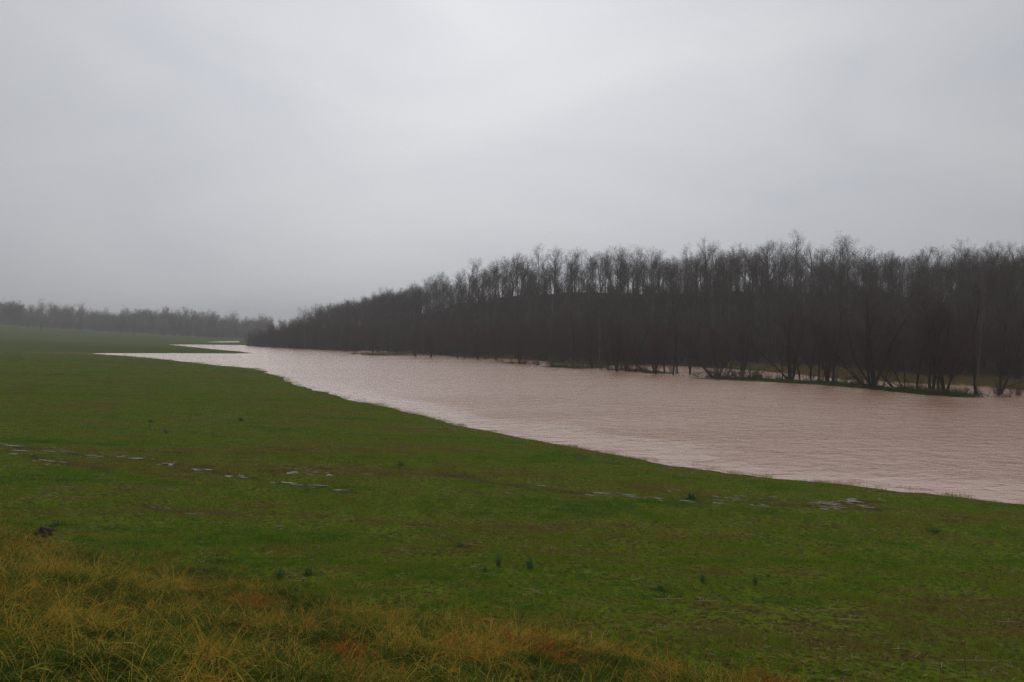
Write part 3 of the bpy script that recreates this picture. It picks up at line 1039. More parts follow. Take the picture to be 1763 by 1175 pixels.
# ------------------------------------------------------------------ the misty trees beyond the far fields
mist = [
    (70, 455, 0.62, 'R', 'dark bushy tree at the brow of the far field'),
    (48, 470, 0.50, 'R', 'low dark tree left of the bushy tree on the brow'),
    (136, 470, 0.60, 'R', 'low dark thicket tree where the far field dips'),
    (92, 480, 0.5, 'R', 'small dim tree just right of the bushy tree on the brow'),
    (178, 500, 0.85, 'U', 'slender misty tree between the low thicket and the field-edge pair'),
    (210, 455, 0.85, 'B', 'first tree of the pair at the edge of the far field'),
    (231, 450, 0.92, 'B', 'second and taller tree of the pair at the edge of the far field'),
    (262, 500, 0.85, 'U', 'thin misty tree between the pair and the crowned tree'),
    (303, 470, 0.95, 'B', 'crowned misty tree with dark branches above the far inlet'),
    (320, 500, 0.80, 'R', 'bushy misty tree close beside the crowned tree'),
    (338, 520, 0.85, 'U', 'narrow misty tree between the crowned tree and the pool trees'),
    (357, 530, 0.95, 'B', 'first round-headed misty tree above the far pool of water'),
    (380, 560, 0.95, 'R', 'second misty tree above the far pool of water'),
    (398, 590, 1.0, 'B', 'misty tree filling the gap beside the tip of the woods'),
]
for px, d, s, kd, label in mist:
    d, s = d * 1.2, s * 1.2
    x, y = at_dist(px, d)
    pr = {'B': BRS[rs.randint(0, 1)], 'R': RVS[rs.randint(0, 4)], 'U': UPS[rs.randint(0, 5)]}[kd]
    tree_thing('distant_tree', pr, x, y, label, 'misty trees beyond the far fields', s, rs.uniform(0, 6))
    n_tree += 1
ROUND = proto('round', make_tree(260, dict(BROAD, n=[24, 9, 6, 4], t0=[0.12, 0.2, 0.15, 0.1], ang=[(40, 75), (28, 55), (25, 55), (25, 60)], len=[6.2, 2.8, 1.4, 0.7], rmin=0.012,
              shape=lambda t: 0.75 + 0.5 * math.sin(math.pi * min(1, t * 1.05))), [(2, 0, 9, 0.3), (14, 180, 8, 0.2), (14, 0, 8, 0.2)]), M_BARK_UP, M_TWIG_UP)
x, y = at_dist(24, 600)
z0 = hgt(x, y)
sz_ = (CAM_Z + (572 - 512) / F * 600 - z0) / max(v.co.z for v in ROUND['crown'].vertices)
tree_thing('distant_tree', ROUND, x, y, 'broad rounded tree standing above all others on the misty skyline', 'misty trees beyond the far fields', sz_, 1.0, z=z0)
print('round', z0, sz_)
mx, my = sample(12000, -1050, -150, 600, 1000)
mpx = mx / my * F + 881.5
lim = np.interp(mpx, [-300, 0, 100, 200, 300, 420], [640, 650, 640, 620, 610, 620])
keep = (mpx > -320) & (mpx < 470) & (my > lim) & (nrg.rand(12000) < 0.55)
mx, my = mx[keep], my[keep]
hm, _ = land(mx, my)
n = len(mx)
scatter('distant_woods', np.stack([mx, my, hm], -1), rots(n), uscale(n, 0.88, 1.12, 0.1) * (1 + 0.5 * fbm(mx / 25, my / 40, 2, 220))[:, None], nrg.randint(0, 13, n), [p['whole'] for p in WOOD_PROTOS], 'misty bare woods closing off the far fields')
bx, by = mx + nrg.normal(0, 6, n), my + nrg.normal(0, 6, n)
hm, _ = land(bx, by)
scatter('distant_brush', np.stack([bx, by, hm], -1), rots(n), uscale(n, 1.2, 2.2, 0.2), nrg.randint(0, 3, n), [b_['whole'] for b_ in BRUSHES], 'dim brush under the misty far woods')
print('single trees', n_tree)


# ------------------------------------------------------------------ leaves, blades and small plants
def ribbon(V, Fc, Tn, p, d, L, w, droop, segs, tone, rg, bend=None):
    """a tapering blade that arches over; three vertices wide would be waste, two do."""
    side = Vector((-d.y, d.x, 0))
    if side.length < 1e-3:
        side = Vector((1, 0, 0))
    side.normalize()
    side = Quaternion(d, rg.uniform(-1.2, 1.2)) @ side
    q = p.copy()
    dd = d.copy()
    b0 = len(V)
    for i in range(segs + 1):
        t = i / segs
        ww = w * (1 - t ** 1.6) * 0.5 * (0.75 + 0.5 * t)
        if i == segs:
            V.append(q.copy())
            Tn.append(tone)
        else:
            V.append(q - side * ww)
            V.append(q + side * ww)
            Tn += [tone, tone]
        hd = Vector((dd.x, dd.y, 0))
        dd = (dd + Vector((hd.x * droop * 0.5, hd.y * droop * 0.5, -droop * (0.5 + t)))).normalized()
        q = q + dd * (L / segs)
    for i in range(segs - 1):
        a = b0 + 2 * i
        Fc.append((a, a + 1, a + 3, a + 2))
    a = b0 + 2 * (segs - 1)
    Fc.append((a, a + 1, a + 2))


def tuft_mesh(name, seed, n, rad, L, w, tilt, droop, segs, material, tone=(0, 1)):
    rg = random.Random(seed)
    V, Fc, Tn = [], [], []
    for i in range(n):
        a, r = rg.uniform(0, 6.283), rad * math.sqrt(rg.random())
        p = Vector((math.cos(a) * r, math.sin(a) * r, -0.02))
        az, tl = rg.uniform(0, 6.283), R(rg.uniform(*tilt))
        d = Vector((math.sin(tl) * math.cos(az), math.sin(tl) * math.sin(az), math.cos(tl)))
        ribbon(V, Fc, Tn, p, d, rg.uniform(*L), rg.uniform(*w), rg.uniform(*droop), segs, rg.uniform(*tone), rg)
    return new_mesh(name, V, Fc, [material], tone=Tn)


TURF = [tuft_mesh('turf%d' % i, 300 + i, 170, 0.36, (0.035, 0.10), (0.004, 0.010), (5, 70), (0.0, 0.4), 2, M_TURF, (0.0, 1.0)) for i in range(4)]
TURF += [tuft_mesh('turf_stubble', 310, 90, 0.34, (0.05, 0.14), (0.004, 0.008), (5, 80), (0.0, 0.2), 2, M_TURF, (0.6, 1.25))]
TALL = [tuft_mesh('tall%d' % i, 320 + i, 30, 0.13, (0.18, 0.66), (0.006, 0.015), (8, 72), (0.15, 0.75), 5, M_TALL, (0.0, 1.0)) for i in range(4)]
TALL += [tuft_mesh('tall_green', 330, 44, 0.14, (0.15, 0.42), (0.006, 0.012), (5, 50), (0.1, 0.4), 5, M_TALL, (0.0, 0.35))]
TALL += [tuft_mesh('tall_dead', 331, 36, 0.18, (0.22, 0.60), (0.006, 0.011), (30, 82), (0.1, 0.5), 5, M_TALL, (0.45, 1.0))]
RUST = [tuft_mesh('rust%d' % i, 335 + i, 240, 0.24, (0.18, 0.52), (0.005, 0.009), (8, 75), (0.15, 0.6), 5, M_RUST) for i in range(2)]
LEV = [tuft_mesh('lev%d' % i, 340 + i, 90, 0.45, (0.10, 0.32), (0.012, 0.02), (5, 60), (0.1, 0.4), 2, M_LEVEE) for i in range(2)]
SED = [tuft_mesh('sed%d' % i, 345 + i, 90, 0.5, (0.25, 0.65), (0.012, 0.02), (3, 45), (0.05, 0.3), 2, M_SEDGE) for i in range(2)]
# short crop over the near field, denser close to the road
xs, ys = [], []
for r0, r1, per in ((8, 22, 15.0), (22, 45, 7.0), (45, 80, 2.2), (80, 150, 0.8), (150, 235, 0.25)):
    area = R(88) / 2 * (r1 * r1 - r0 * r0)
    m = int(area * per)
    rr = np.sqrt(nrg.uniform(r0 * r0, r1 * r1, m))
    an = nrg.uniform(-R(44), R(44), m)
    xs.append(rr * np.sin(an))
    ys.append(rr * np.cos(an))
xs, ys = np.concatenate(xs), np.concatenate(ys)
h, k = land(xs, ys)
dr = np.hypot(xs, ys)
thin = fbm(xs / 1.6, ys / 0.9, 3, 120) + 0.7 * fbm((xs + ys) / 16, (ys - xs) / 4, 2, 121)
h = np.maximum(h, -0.05)
keep = k['isA'] & ((k['sd'] > 0.05) | ((k['sd'] > -0.9) & (nrg.rand(len(xs)) < 0.45))) & (k['b'] < 0.4) & (thin > -0.22) & ~((rut_dist(xs, ys) < 0.34) & (dr < 70) & (fbm(xs / 1.5, ys, 3, 300) > -0.35))
xs, ys, h, dr, thin = xs[keep], ys[keep], h[keep], dr[keep], thin[keep]
n = len(xs)
sc = uscale(n, 0.75, 1.25, 0.3)
sc[:, :2] *= np.interp(dr, [20, 45, 80, 135, 230], [1, 1.25, 2.0, 2.8, 4.5])[:, None]
sc[:, 2] *= np.interp(dr, [20, 45, 80, 135], [1, 1.05, 1.2, 1.3]) * (1 + np.clip(thin, -0.4, 0.9))
sc[:, 2] *= np.where(h < 0.05, 1.9, 1.0)
idx = np.where(nrg.rand(n) < 0.86, nrg.randint(0, 4, n), 4)
scatter('short_grass', np.stack([xs, ys, h], -1), rots(n, 0.06), sc, idx, TURF, 'short green winter crop with weeds covering the near field')
print('turf', n)

# rank yellowing grass on the road bank
m = 90000
xs, ys = sample(m, -30, 16, 0.5, 34)
h, k = land(xs, ys)
dr = np.hypot(xs, ys)
dens = np.interp(k['b'], [-1.8, -0.6, 0.5, 1.8], [0, 0.14, 0.45, 0.68]) * np.where(np.abs(xs) < 0.70 * ys + 1, 1, 0.05)
keep = (nrg.rand(m) < dens) & (dr > 3.2)
xs, ys, h, bb_ = xs[keep], ys[keep], h[keep], k['b'][keep]
n = len(xs)
big = fbm(xs / 1.3, ys / 1.3, 3, 140)
sc = uscale(n, 0.65, 1.1, 0.15)
sc *= 0.84 * ((1 + 0.6 * big) * np.interp(bb_, [-1.8, 0.0, 1.2], [0.4, 0.8, 1.0]))[:, None]
idx = np.where(nrg.rand(n) < 0.52, nrg.randint(0, 4, n), np.where(nrg.rand(n) < 0.62 - big, 4, 5))
scatter('verge_grass', np.stack([xs, ys, h], -1), rots(n, 0.12), sc, idx, TALL, 'long yellow and orange dying grass on the road bank')
print('tall', n)

# rust-red mounds of dead grass
for px, py, s, label in [(915, 1118, 1.6, 'rust-red dead grass mound beside the two tall pale stalks'),
                         (428, 1034, 1.05, 'small rust-orange grass clump on the upper part of the verge'),
                         (1305, 1165, 1.6, 'rust-red dead grass mound at the lower end of the verge'),
                         (590, 1140, 0.9, 'orange-brown grass clump low on the verge among yellow blades')]:
    x, y = ground_pt(px, py, 2.4)
    x, y = ground_pt(px, py, hgt(x, y))
    x, y = ground_pt(px, py, hgt(x, y))
    o = link('dead_grass_clump', RUST[int(s > 1)], loc=(x, y, hgt(x, y)))
    o.scale = (s * 1.3, s, s)
    tag(o, label, 'grass clump', 'rust-red grass clumps on the verge')


# green grass of the levee and islets, yellow grass of the far bank
xs, ys = [], []
for a, b_ in zip(levee[:-1], levee[1:]):
    t = nrg.rand(130)
    xs.append(a[0] + (b_[0] - a[0]) * t + nrg.normal(0, 0.75, 130))
    ys.append(a[1] + (b_[1] - a[1]) * t + nrg.normal(0, 0.75, 130))
for ix_, iy_, iw in islets:
    xs.append(ix_ + nrg.normal(0, iw * 1.1, 45))
    ys.append(iy_ + nrg.normal(0, iw * 0.6, 45))
xs, ys = np.concatenate(xs), np.concatenate(ys)
h, k = land(xs, ys)
keep = (h > -0.08)
xs, ys, h = xs[keep], ys[keep], h[keep]
n = len(xs)
scatter('levee_grass', np.stack([xs, ys, h], -1), rots(n), uscale(n, 0.9, 1.5, 0.3), nrg.randint(0, 2, n), LEV, 'fresh green grass along the drowned levee')
xs, ys = sample(9000, 20, 130, 80, 170)
h, k = land(xs, ys)
keep = (k['grassB'] > 0.5) & (k['sd'] > -0.5) & (h > -0.05)
xs, ys, h = xs[keep], ys[keep], h[keep]
x2, y2 = sample(500, -52, -30, 215, 250)
h2, k2 = land(x2, y2)
kp = (h2 > -0.02) & (h2 < 0.8)
x3, y3 = sample(600, -14, 5, 175, 200)
h3, k3 = land(x3, y3)
kq = (h3 > -0.02) & (h3 < 0.6)
xs, ys, h = np.concatenate([xs, x2[kp], x3[kq]]), np.concatenate([ys, y2[kp], y3[kq]]), np.concatenate([h, h2[kp], h3[kq]])
n = len(xs)
scatter('bank_grass', np.stack([xs, ys, h], -1), rots(n), uscale(n, 0.9, 1.5, 0.3), nrg.randint(0, 2, n), SED, 'yellowish rough grass on the far bank under the trees')


# green cane and ivy bushes
def bush_parts(seed, rad, H, n, leaves, material):
    rg = random.Random(seed)
    S = Tube()
    V, Fc, Tn = [], [], []
    for i in range(n):
        a, r = rg.uniform(0, 6.283), rad * math.sqrt(rg.random())
        p = Vector((math.cos(a) * r, math.sin(a) * r * 0.7, -0.2))
        d = Vector((math.cos(a) * r / rad * 0.55 + rg.gauss(0, .12), math.sin(a) * r / rad * 0.55 + rg.gauss(0, .12), 1)).normalized()
        L = H * rg.uniform(0.55, 1.1) * (1 - 0.35 * r / rad)
        pts = [p]
        dd = d.copy()
        for s_ in range(4):
            dd = (dd + Vector((rg.gauss(0, .1), rg.gauss(0, .1), 0))).normalized()
            pts.append(pts[-1] + dd * L / 4)
        S.add(pts, 0.018, 0.006, 3)
        for q in range(leaves):
            u = rg.uniform(0.12, 1.0) * 4
            ii = min(int(u), 3)
            lp = pts[ii].lerp(pts[ii + 1], u - ii)
            az = rg.uniform(0, 6.283)
            tl = R(rg.uniform(15, 80))
            ld = Vector((math.sin(tl) * math.cos(az), math.sin(tl) * math.sin(az), math.cos(tl)))
            ribbon(V, Fc, Tn, lp, ld, rg.uniform(0.18, 0.38), rg.uniform(0.03, 0.055), rg.uniform(0, 0.3), 2, rg.random(), rg)
    return new_mesh('bush stems', S.v, S.f, [M_STALK]), new_mesh('bush leaves', V, Fc, [material], tone=Tn)


BUSH = [bush_parts(400 + i, 1.3, 2.3, 46, 26, M_CANE) for i in range(2)]
for i, (px, py, s, sz, label) in enumerate([
        (962, 632.5, 1.35, 1.25, 'yellow-green cane thicket, the leafier clump nearer the crooked tree'),
        (997, 634.5, 1.4, 1.1, 'yellow-green cane thicket, the lower clump nearer the trio of stems'),
        (1035, 634, 1.0, 0.9, 'thin dull green cane patch right of the main cane thicket'),
        (1075, 637.5, 0.9, 0.9, 'thin dull green cane patch among the stems of the trio'),
        (1240, 652.5, 1.25, 1.0, 'green bush at the foot of the upright reddish tree'),
        (1282, 654.5, 1.45, 1.05, 'larger dark green bush where the grassy levee begins'),
        (1306, 652.5, 0.55, 0.6, 'small green bush at the right edge of the larger dark bush'),
        (1585, 677, 0.6, 0.5, 'low green bush under the thin tree leaning right'),
        (1612, 680.5, 0.75, 0.5, 'dark green undergrowth at the foot of the trunk cluster at the levee end'),
        (1645, 682, 0.7, 0.45, 'low dark green growth on the last tip of the levee'),
        (1556, 673.5, 0.5, 0.5, 'small green bush at the foot of the short forked tree'),
        (1680, 682, 0.4, 0.35, 'tuft of green growth round the foot of the lone upright tree'),
        (1475, 667, 0.45, 0.5, 'small green bush beside the stout leaning tree')]):
    x, y = ground_pt(px, py)
    e = bpy.data.objects.new('green_bush', None)
    COL.objects.link(e)
    e.location = (x, y, max(hgt(x, y), -0.1))
    e.scale = (s, s, sz)
    e.rotation_euler = (0, 0, i * 1.3)
    tag(e, label, 'bush', 'green bushes along the flooded bank')
    st, lf = BUSH[i % 2]
    link('stem', st, e)
    link('foliage', lf, e)


# driftwood caught along the levee
def drift(seed, L):
    rg = random.Random(seed)
    D = Tube()
    for i in range(7):
        a = rg.uniform(-0.5, 0.5) + (math.pi if rg.random() < .5 else 0)
        p = Vector((rg.uniform(-L / 3, L / 3), rg.uniform(-.3, .3), -0.1))
        d = Vector((math.cos(a), math.sin(a), rg.uniform(0.05, 0.8))).normalized()
        pts = [p]
        for s_ in range(5):
            d = (d + Vector((rg.gauss(0, .18), rg.gauss(0, .18), rg.gauss(0, .15)))).normalized()
            pts.append(pts[-1] + d * L / 5 * rg.uniform(.5, 1))
            if s_ > 1:
                sd_ = (d + Vector((rg.gauss(0, .6), rg.gauss(0, .6), rg.uniform(0, .7)))).normalized()
                D.add([pts[-1], pts[-1] + sd_ * L * .12, pts[-1] + sd_ * L * .25], 0.02, 0.008, 3)
        D.add(pts, 0.05, 0.012, 4)
    return new_mesh('driftwood', D.v, D.f, [M_BARK_RV])


DR = [drift(500 + i, 2.6) for i in range(3)]
for i, (px, py, s, label) in enumerate([
        (1212, 649, 1.1, 'bare driftwood branches in the water left of the green bushes'),
        (1330, 653, 1.3, 'long low driftwood floating just behind the start of the levee'),
        (1350, 655, 0.8, 'twiggy driftwood caught at the left end of the levee'),
        (1452, 664, 1.2, 'driftwood tangle between the tilted tree and the stout leaning tree'),
        (1530, 671, 0.9, 'driftwood under the two crossing trees'),
        (1700, 684, 0.9, 'low driftwood in the flood between the lone tree and the forked tree'),
        (1738, 684, 0.9, 'dark sticks in the flood at the foot of the leaning forked tree'),
        (915, 629, 1.3, 'dead branch trailing in the water beside the crooked tree'),
        (1325, 818, 0.12, 'tiny dark twig floating close to the near shore'),
        (1660, 682, 0.9, 'broken branch rising from the water at the levee tip')]):
    x, y = ground_pt(px, py)
    o = link('driftwood', DR[i % 3], loc=(x, y, max(hgt(x, y), -0.03)))
    o.scale = (s, s, s * 0.75)
    o.rotation_euler = (0, 0, (i * 0.7) % 0.6)
    tag(o, label, 'driftwood', 'driftwood caught in the flood')


# ------------------------------------------------------------------ things in the near field
def weed(seed, n, L, w, tilt, m=M_WEED):
    return tuft_mesh('weed', seed, n, 0.05, L, w, tilt, (0.0, 0.3), 3, m)


SPIKE = weed(600, 60, (0.18, 0.40), (0.008, 0.014), (0, 22))
LEAFY = weed(601, 46, (0.10, 0.24), (0.022, 0.042), (15, 85))
for px, py, me, s, label in [
        (792, 942, LEAFY, 1.1, 'leafy blue-green weed beside a fallen pale corn stalk'),
        (1137, 1016, LEAFY, 1.2, 'bushy blue-green weed alone in the open crop'),
        (858, 976, SPIKE, 1.0, 'upright dark weed, left one of the spiky pair'),
        (912, 982, SPIKE, 1.1, 'upright dark weed, right one of the spiky pair'),
        (835, 987, SPIKE, 0.65, 'short dark weed beside the spiky pair'),
        (96, 906, LEAFY, 1.2, 'leafy dark weed behind the dark earth clod'),
        (1210, 1003, SPIKE, 0.8, 'faint spiky weed right of the bushy blue-green weed'),
        (1300, 1008, SPIKE, 0.8, 'upright weed in the crop before the dry brown stems'),
        (413, 725, LEAFY, 2.0, 'dark weed tuft far out in the crop near the flood corner'),
        (258, 728, LEAFY, 1.8, 'dark weed tuft in the crop beyond the wet wheel track'),
        (286, 746, LEAFY, 1.6, 'low dark weed just beyond the wet wheel track'),
        (690, 802, LEAFY, 1.5, 'dark green weed patch by the dry rut between the puddles'),
        (1190, 858, LEAFY, 1.8, 'dark green tuft beside the long thin puddle'),
        (1610, 918, LEAFY, 1.5, 'dark green tuft in the crop beyond the last puddles'),
        (480, 995, LEAFY, 1.5, 'dark leafy weed where the verge grass meets the crop'),
        (530, 990, LEAFY, 1.4, 'second dark leafy weed where the verge grass meets the crop')]:
    x, y = on_ground(px, py)
    o = link('weed', me, loc=(x, y, hgt(x, y)))
    o.scale = (s, s, s)
    o.rotation_euler = (0, 0, px * 0.37)
    tag(o, label, 'weed', 'dark weeds standing out of the crop')


def stalk(seed, L, r, lean, side, branches, m):
    rg = random.Random(seed)
    D = Tube()
    d = Vector((lean, 0.05, 1)).normalized()
    pts = [Vector((0, 0, -0.03))]
    for s_ in range(7):
        d = (d + Vector((side + rg.gauss(0, .03), rg.gauss(0, .03), 0))).normalized()
        pts.append(pts[-1] + d * L / 7)
    D.add(pts, r, r * 0.4, 4)
    for q in range(branches):
        i = rg.randint(3, 6)
        bd = Vector((rg.uniform(-1, 1), rg.uniform(-1, 1), rg.uniform(0.5, 1.4))).normalized()
        D.add([pts[i], pts[i] + bd * L * .07, pts[i] + bd * L * .14 + Vector((0, 0, .01))], r * .55, r * .3, 3)
    return new_mesh('stalk', D.v, D.f, [m])


for i, (px, py, L, r, lean, side, br, m, label, nm) in enumerate([
        (927, 1080, 0.75, 0.0065, -0.14, -0.01, 3, M_PALE, 'tall pale dry stalk leaning left behind the rust-red mound', 'dry_weed'),
        (978, 1082, 0.85, 0.0065, 0.18, 0.015, 3, M_PALE, 'tall pale dry stalk leaning right, its base by the rust-red mound', 'dry_weed'),
        (733, 1046, 0.38, 0.0065, 0.35, 0.02, 2, M_PALE, 'short pale stalk slanting up from the middle of the verge', 'dry_weed'),
        (346, 985, 0.45, 0.0065, 0.15, 0.02, 2, M_PALE, 'thin yellow stalk above the dark corner of the verge', 'dry_weed'),
        (1030, 1110, 0.38, 0.0065, 0.4, 0.02, 2, M_PALE, 'pale stalk bending right beyond the two tall stalks', 'dry_weed'),
        (1435, 1150, 0.32, 0.007, 0.12, 0.03, 6, M_STALK, 'dark dry stem leaning right near the lower end of the verge', 'dry_weed'),
        (1664, 1170, 0.42, 0.007, 0.0, 0.0, 8, M_STALK, 'dark upright branched stem farthest from the verge grass', 'dry_weed'),
        (1330, 1125, 0.28, 0.006, -0.5, 0.02, 6, M_STALK, 'dark dry stem slanting left above the last verge grass', 'dry_weed'),
        (368, 968, 0.4, 0.0065, 0.12, 0.0, 1, M_PALE, 'short greenish stalk beside the thin yellow stalk', 'dry_weed')]):
    x, y = on_ground(px, py)
    o = link(nm, stalk(700 + i, L, r, lean, side, br, m), loc=(x, y, hgt(x, y)))
    tag(o, label, 'stalk', 'dry stalks on the verge')

# fallen corn stalks, the larger pale ones
for i, (px, py, L, az, label) in enumerate([
        (812, 941, 0.55, -25, 'pale fallen corn stalk beside the leafy blue-green weed'),
        (925, 1024, 0.35, -45, 'short pale corn stalk slanting towards the tall pale stalks'),
        (1150, 1037, 0.6, -5, 'long pale corn stalk lying near the bushy blue-green weed'),
        (1098, 1002, 0.35, 30, 'bent pale straw left of the bushy blue-green weed'),
        (1432, 1058, 0.8, 2, 'long thin fallen stalk lying level in the crop'),
        (1465, 1072, 0.4, -8, 'pale fallen stalk just below the long thin stalk'),
        (1260, 1060, 0.45, -12, 'brownish fallen stalk short of the dark slanting stem'),
        (462, 957, 0.3, 80, 'pale bent straw standing near the dark leafy weeds'),
        (484, 910, 0.3, -20, 'pale straw scrap in the crop past the muddy streak'),
        (1680, 1145, 0.6, -6, 'pale fallen stalk near the dark branched stem'),
        (1215, 1040, 0.35, -4, 'pale straw between the long stalk and the brownish stalk'),
        (1735, 1077, 0.4, -8, 'whitish stalk lying at the outer part of the crop'),
        (690, 950, 0.4, -15, 'dull straw lying short of the leafy weed')]):
    x, y = on_ground(px, py)
    rg = random.Random(800 + i)
    D = Tube()
    a = R(az)
    p0 = Vector((-L / 2 * math.cos(a), -L / 2 * math.sin(a), 0))
    pts = [p0]
    for s_ in range(4):
        pts.append(pts[-1] + Vector((math.cos(a) + rg.gauss(0, .12), math.sin(a) + rg.gauss(0, .12), rg.gauss(0, .05))) * L / 4)
    D.add(pts, 0.011, 0.008, 6, 0, False)
    k_ = pts[2]
    D.add([k_, k_ + Vector((.06, .05, .05)), k_ + Vector((.14, .05, .02))], 0.008, 0.003, 3)
    me = new_mesh('corn stalk', D.v, D.f, [M_STRAW], tone=[0.75] * len(D.v))
    o = link('fallen_stalk', me, loc=(x, y, hgt(x, y) + 0.06))
    tag(o, label, 'corn stalk', 'fallen stalks in the crop')

# straw litter
V, Fc, Tn = [], [], []
rg = random.Random(900)
for i in range(9):
    a = rg.uniform(0, 6.28)
    p = Vector((rg.uniform(-.35, .35), rg.uniform(-.35, .35), 0.035))
    ribbon(V, Fc, Tn, p, Vector((math.cos(a), math.sin(a), 0.1)).normalized(), rg.uniform(.05, .22), rg.uniform(.006, .013), 0.03, 2, rg.uniform(0, 1), rg)
STR = [new_mesh('straws a', V, Fc, [M_STRAW], tone=Tn)]
V, Fc, Tn = [], [], []
for i in range(4):
    a = rg.uniform(0, 6.28)
    p = Vector((rg.uniform(-.35, .35), rg.uniform(-.35, .35), 0.035))
    ribbon(V, Fc, Tn, p, Vector((math.cos(a), math.sin(a), 0.15)).normalized(), rg.uniform(.04, .15), rg.uniform(.008, .016), 0.03, 2, rg.uniform(0, 1), rg)
STR.append(new_mesh('straws b', V, Fc, [M_STRAW], tone=Tn))
m = 15000
rr = np.sqrt(nrg.uniform(9 ** 2, 62 ** 2, m))
an = nrg.uniform(-R(42), R(42), m)
xs, ys = rr * np.sin(an), rr * np.cos(an)
h, k = land(xs, ys)
pn = fbm(xs / 5, ys / 2.5, 3, 77)
keep = k['isA'] & (k['sd'] > 0.1) & (k['b'] < 0) & (nrg.rand(m) < np.where(k['sd'] < 0.7, 1.0, 0)  + np.clip(0.35 + 1.1 * pn, 0.04, 1))
xs, ys, h = xs[keep], ys[keep], h[keep]
n = len(xs)
scatter('straw_litter', np.stack([xs, ys, h + 0.01], -1), rots(n), uscale(n, 0.7, 1.3), nrg.randint(0, 2, n), STR, 'scattered bits of pale straw lying in the crop')

# dark clod of earth at the top of the verge
rg = random.Random(33)
import bmesh
bm = bmesh.new()
bmesh.ops.create_icosphere(bm, subdivisions=4, radius=0.2)
for v in bm.verts:
    c = v.co
    f = 1 + 0.35 * math.sin(c.x * 23 + 1) * math.sin(c.y * 19 + 2) + 0.22 * math.sin(c.z * 37 + c.x * 31) + rg.uniform(-.05, .05)
    v.co = Vector((c.x * 1.35 * f, c.y * f, c.z * 1.0 * f))
me = bpy.data.meshes.new('clod')
bm.to_mesh(me)
bm.free()
me.materials.append(M_CLOD)
x, y = on_ground(72, 924)
o = link('earth_clod', me, loc=(x, y, hgt(x, y) + 0.08))
o.scale = (0.75, 0.75, 0.62)
tag(o, 'dark lumpy clod of earth at the upper edge of the verge grass', 'clod')

# ------------------------------------------------------------------ puddles in the wheel tracks
pud = [(18, 767, 26, 2.2), (28, 779, 22, 2.6), (92, 781, 14, 1.2), (105, 776, 26, 2), (78, 792, 22, 2), (95, 799, 18, 2), (165, 786, 18, 1.6), (215, 787, 14, 1.5), (243, 792, 16, 2.4),
       (262, 790, 10, 1.4), (283, 801, 12, 3), (296, 797, 10, 1.6), (345, 808, 16, 1.5), (404, 819, 17, 3.2), (430, 821, 12, 1.2), (487, 831, 20, 2.2), (510, 834, 12, 1.6), (500, 815, 16, 1.5),
       (572, 817, 12, 3), (545, 815, 16, 1.2), (625, 818, 14, 1.2), (545, 838, 16, 1.2), (590, 846, 18, 1.5), (1035, 851, 30, 1.7), (1075, 854, 26, 1.7), (1130, 860, 17, 3.2),
       (1105, 857, 18, 1.6), (1180, 863, 30, 1.8), (1255, 856, 26, 1.8), (1250, 864, 22, 2), (1315, 857, 14, 2.0), (1310, 871, 18, 2.0), (1345, 863, 18, 1.2), (1430, 868, 30, 2.2), (1425, 874, 24, 1.8),
       (1475, 862, 22, 2.0), (1450, 866, 20, 1.6), (1490, 873, 16, 1.4), (1525, 861, 14, 1.2), (885, 850, 14, 1.0), (925, 838, 12, 1.0), (280, 876, 20, 1.3), (335, 884, 16, 1.2), (1155, 846, 14, 1.4), (1290, 868, 12, 1.2)]
split = []
for i, (px, py, hw, hh) in enumerate(pud):
    rg = random.Random(3000 + i)
    for j in range(rg.randint(2, 4)):
        split.append((px + rg.uniform(-0.9, 0.9) * hw, py + rg.uniform(-1, 1) * (hh + 1.0), hw * rg.uniform(0.25, 0.7), hh * rg.uniform(0.16, 0.36)))
pud = split
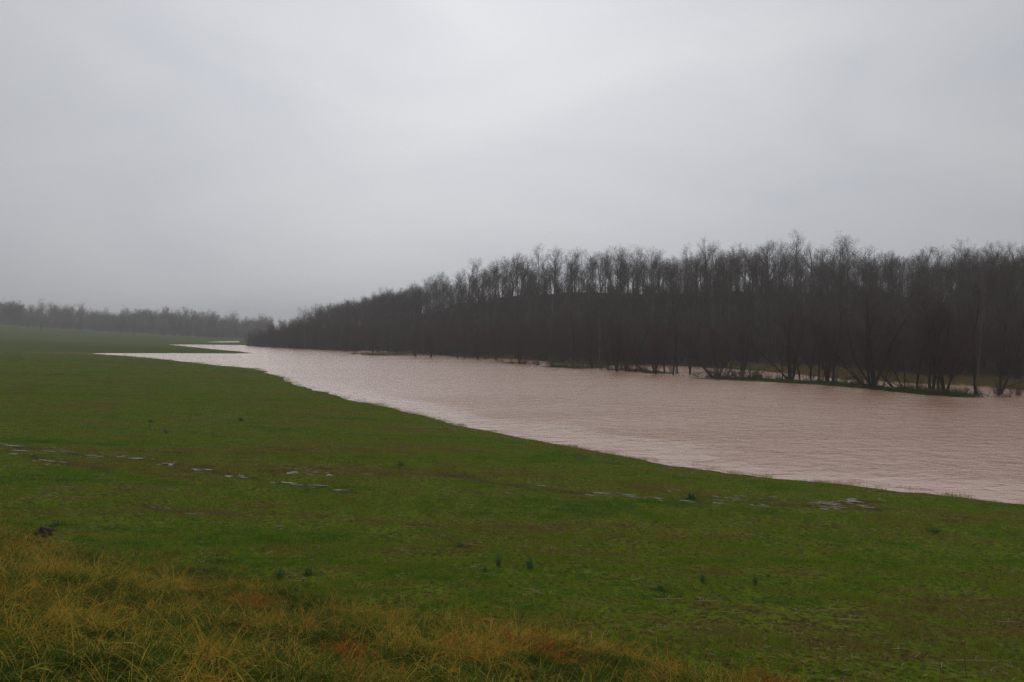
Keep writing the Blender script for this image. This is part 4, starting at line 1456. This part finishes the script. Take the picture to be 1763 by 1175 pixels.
for i, (px, py, hw, hh) in enumerate(pud):
    rg = random.Random(950 + i)
    x0, y0 = on_ground(px, py)
    xa, ya = on_ground(px + hw, py + hw * 0.10)
    xb, yb = on_ground(px, py + hh)
    ux, uy = xa - x0, ya - y0
    wx, wy = xb - x0, yb - y0
    K = 36
    ph = [rg.uniform(0, 6.28) for _ in range(4)]
    P = []
    for q in range(K):
        a = 2 * math.pi * q / K
        rr_ = 0.75 + 0.3 * math.sin(2 * a + ph[0]) + 0.25 * math.sin(5 * a + ph[1]) + 0.2 * math.sin(9 * a + ph[2]) + 0.12 * math.sin(14 * a + ph[3])
        P.append((x0 + ux * rr_ * math.cos(a) + wx * rr_ * math.sin(a), y0 + uy * rr_ * math.cos(a) + wy * rr_ * math.sin(a)))
    P.append((x0, y0))
    A = np.array(P)
    hz, _ = land(A[:, 0], A[:, 1])
    V = [(p[0] - x0, p[1] - y0, 0.008) for p, z_ in zip(P, hz)]
    me = new_mesh('puddle', V, [(q, (q + 1) % K, K) for q in range(K)], [M_PUDDLE], smooth=True)
    o = link('puddle', me, loc=(x0, y0, float(hz[-1])))
    tag(o, kind='structure')

# ------------------------------------------------------------------ rain haze
hz_mat = bpy.data.materials.new('rain haze')
hz_mat.use_nodes = True
ht = hz_mat.node_tree
ht.nodes.clear()
pv = nd(ht, 'ShaderNodeVolumePrincipled')
pv.inputs['Color'].default_value = (1.0, 0.985, 0.965, 1)
pv.inputs['Density'].default_value = 0.00057
pv.inputs['Anisotropy'].default_value = 0.2
ho = nd(ht, 'ShaderNodeOutputMaterial')
ht.links.new(pv.outputs[0], ho.inputs['Volume'])
hx, hy0, hy1, hb0, hb1 = 2300, -2300, 2300, -3.0, 62.0
V = [(-hx, hy0, hb0), (hx, hy0, hb0), (hx, hy1, hb0), (-hx, hy1, hb0), (-hx, hy0, hb1), (hx, hy0, hb1), (hx, hy1, hb1), (-hx, hy1, hb1)]
Fc = [(0, 3, 2, 1), (4, 5, 6, 7), (0, 1, 5, 4), (1, 2, 6, 5), (2, 3, 7, 6), (3, 0, 4, 7)]
tag(link('haze', new_mesh('haze', V, Fc, [hz_mat])), 'thin pale rain haze over the valley', kind='stuff')
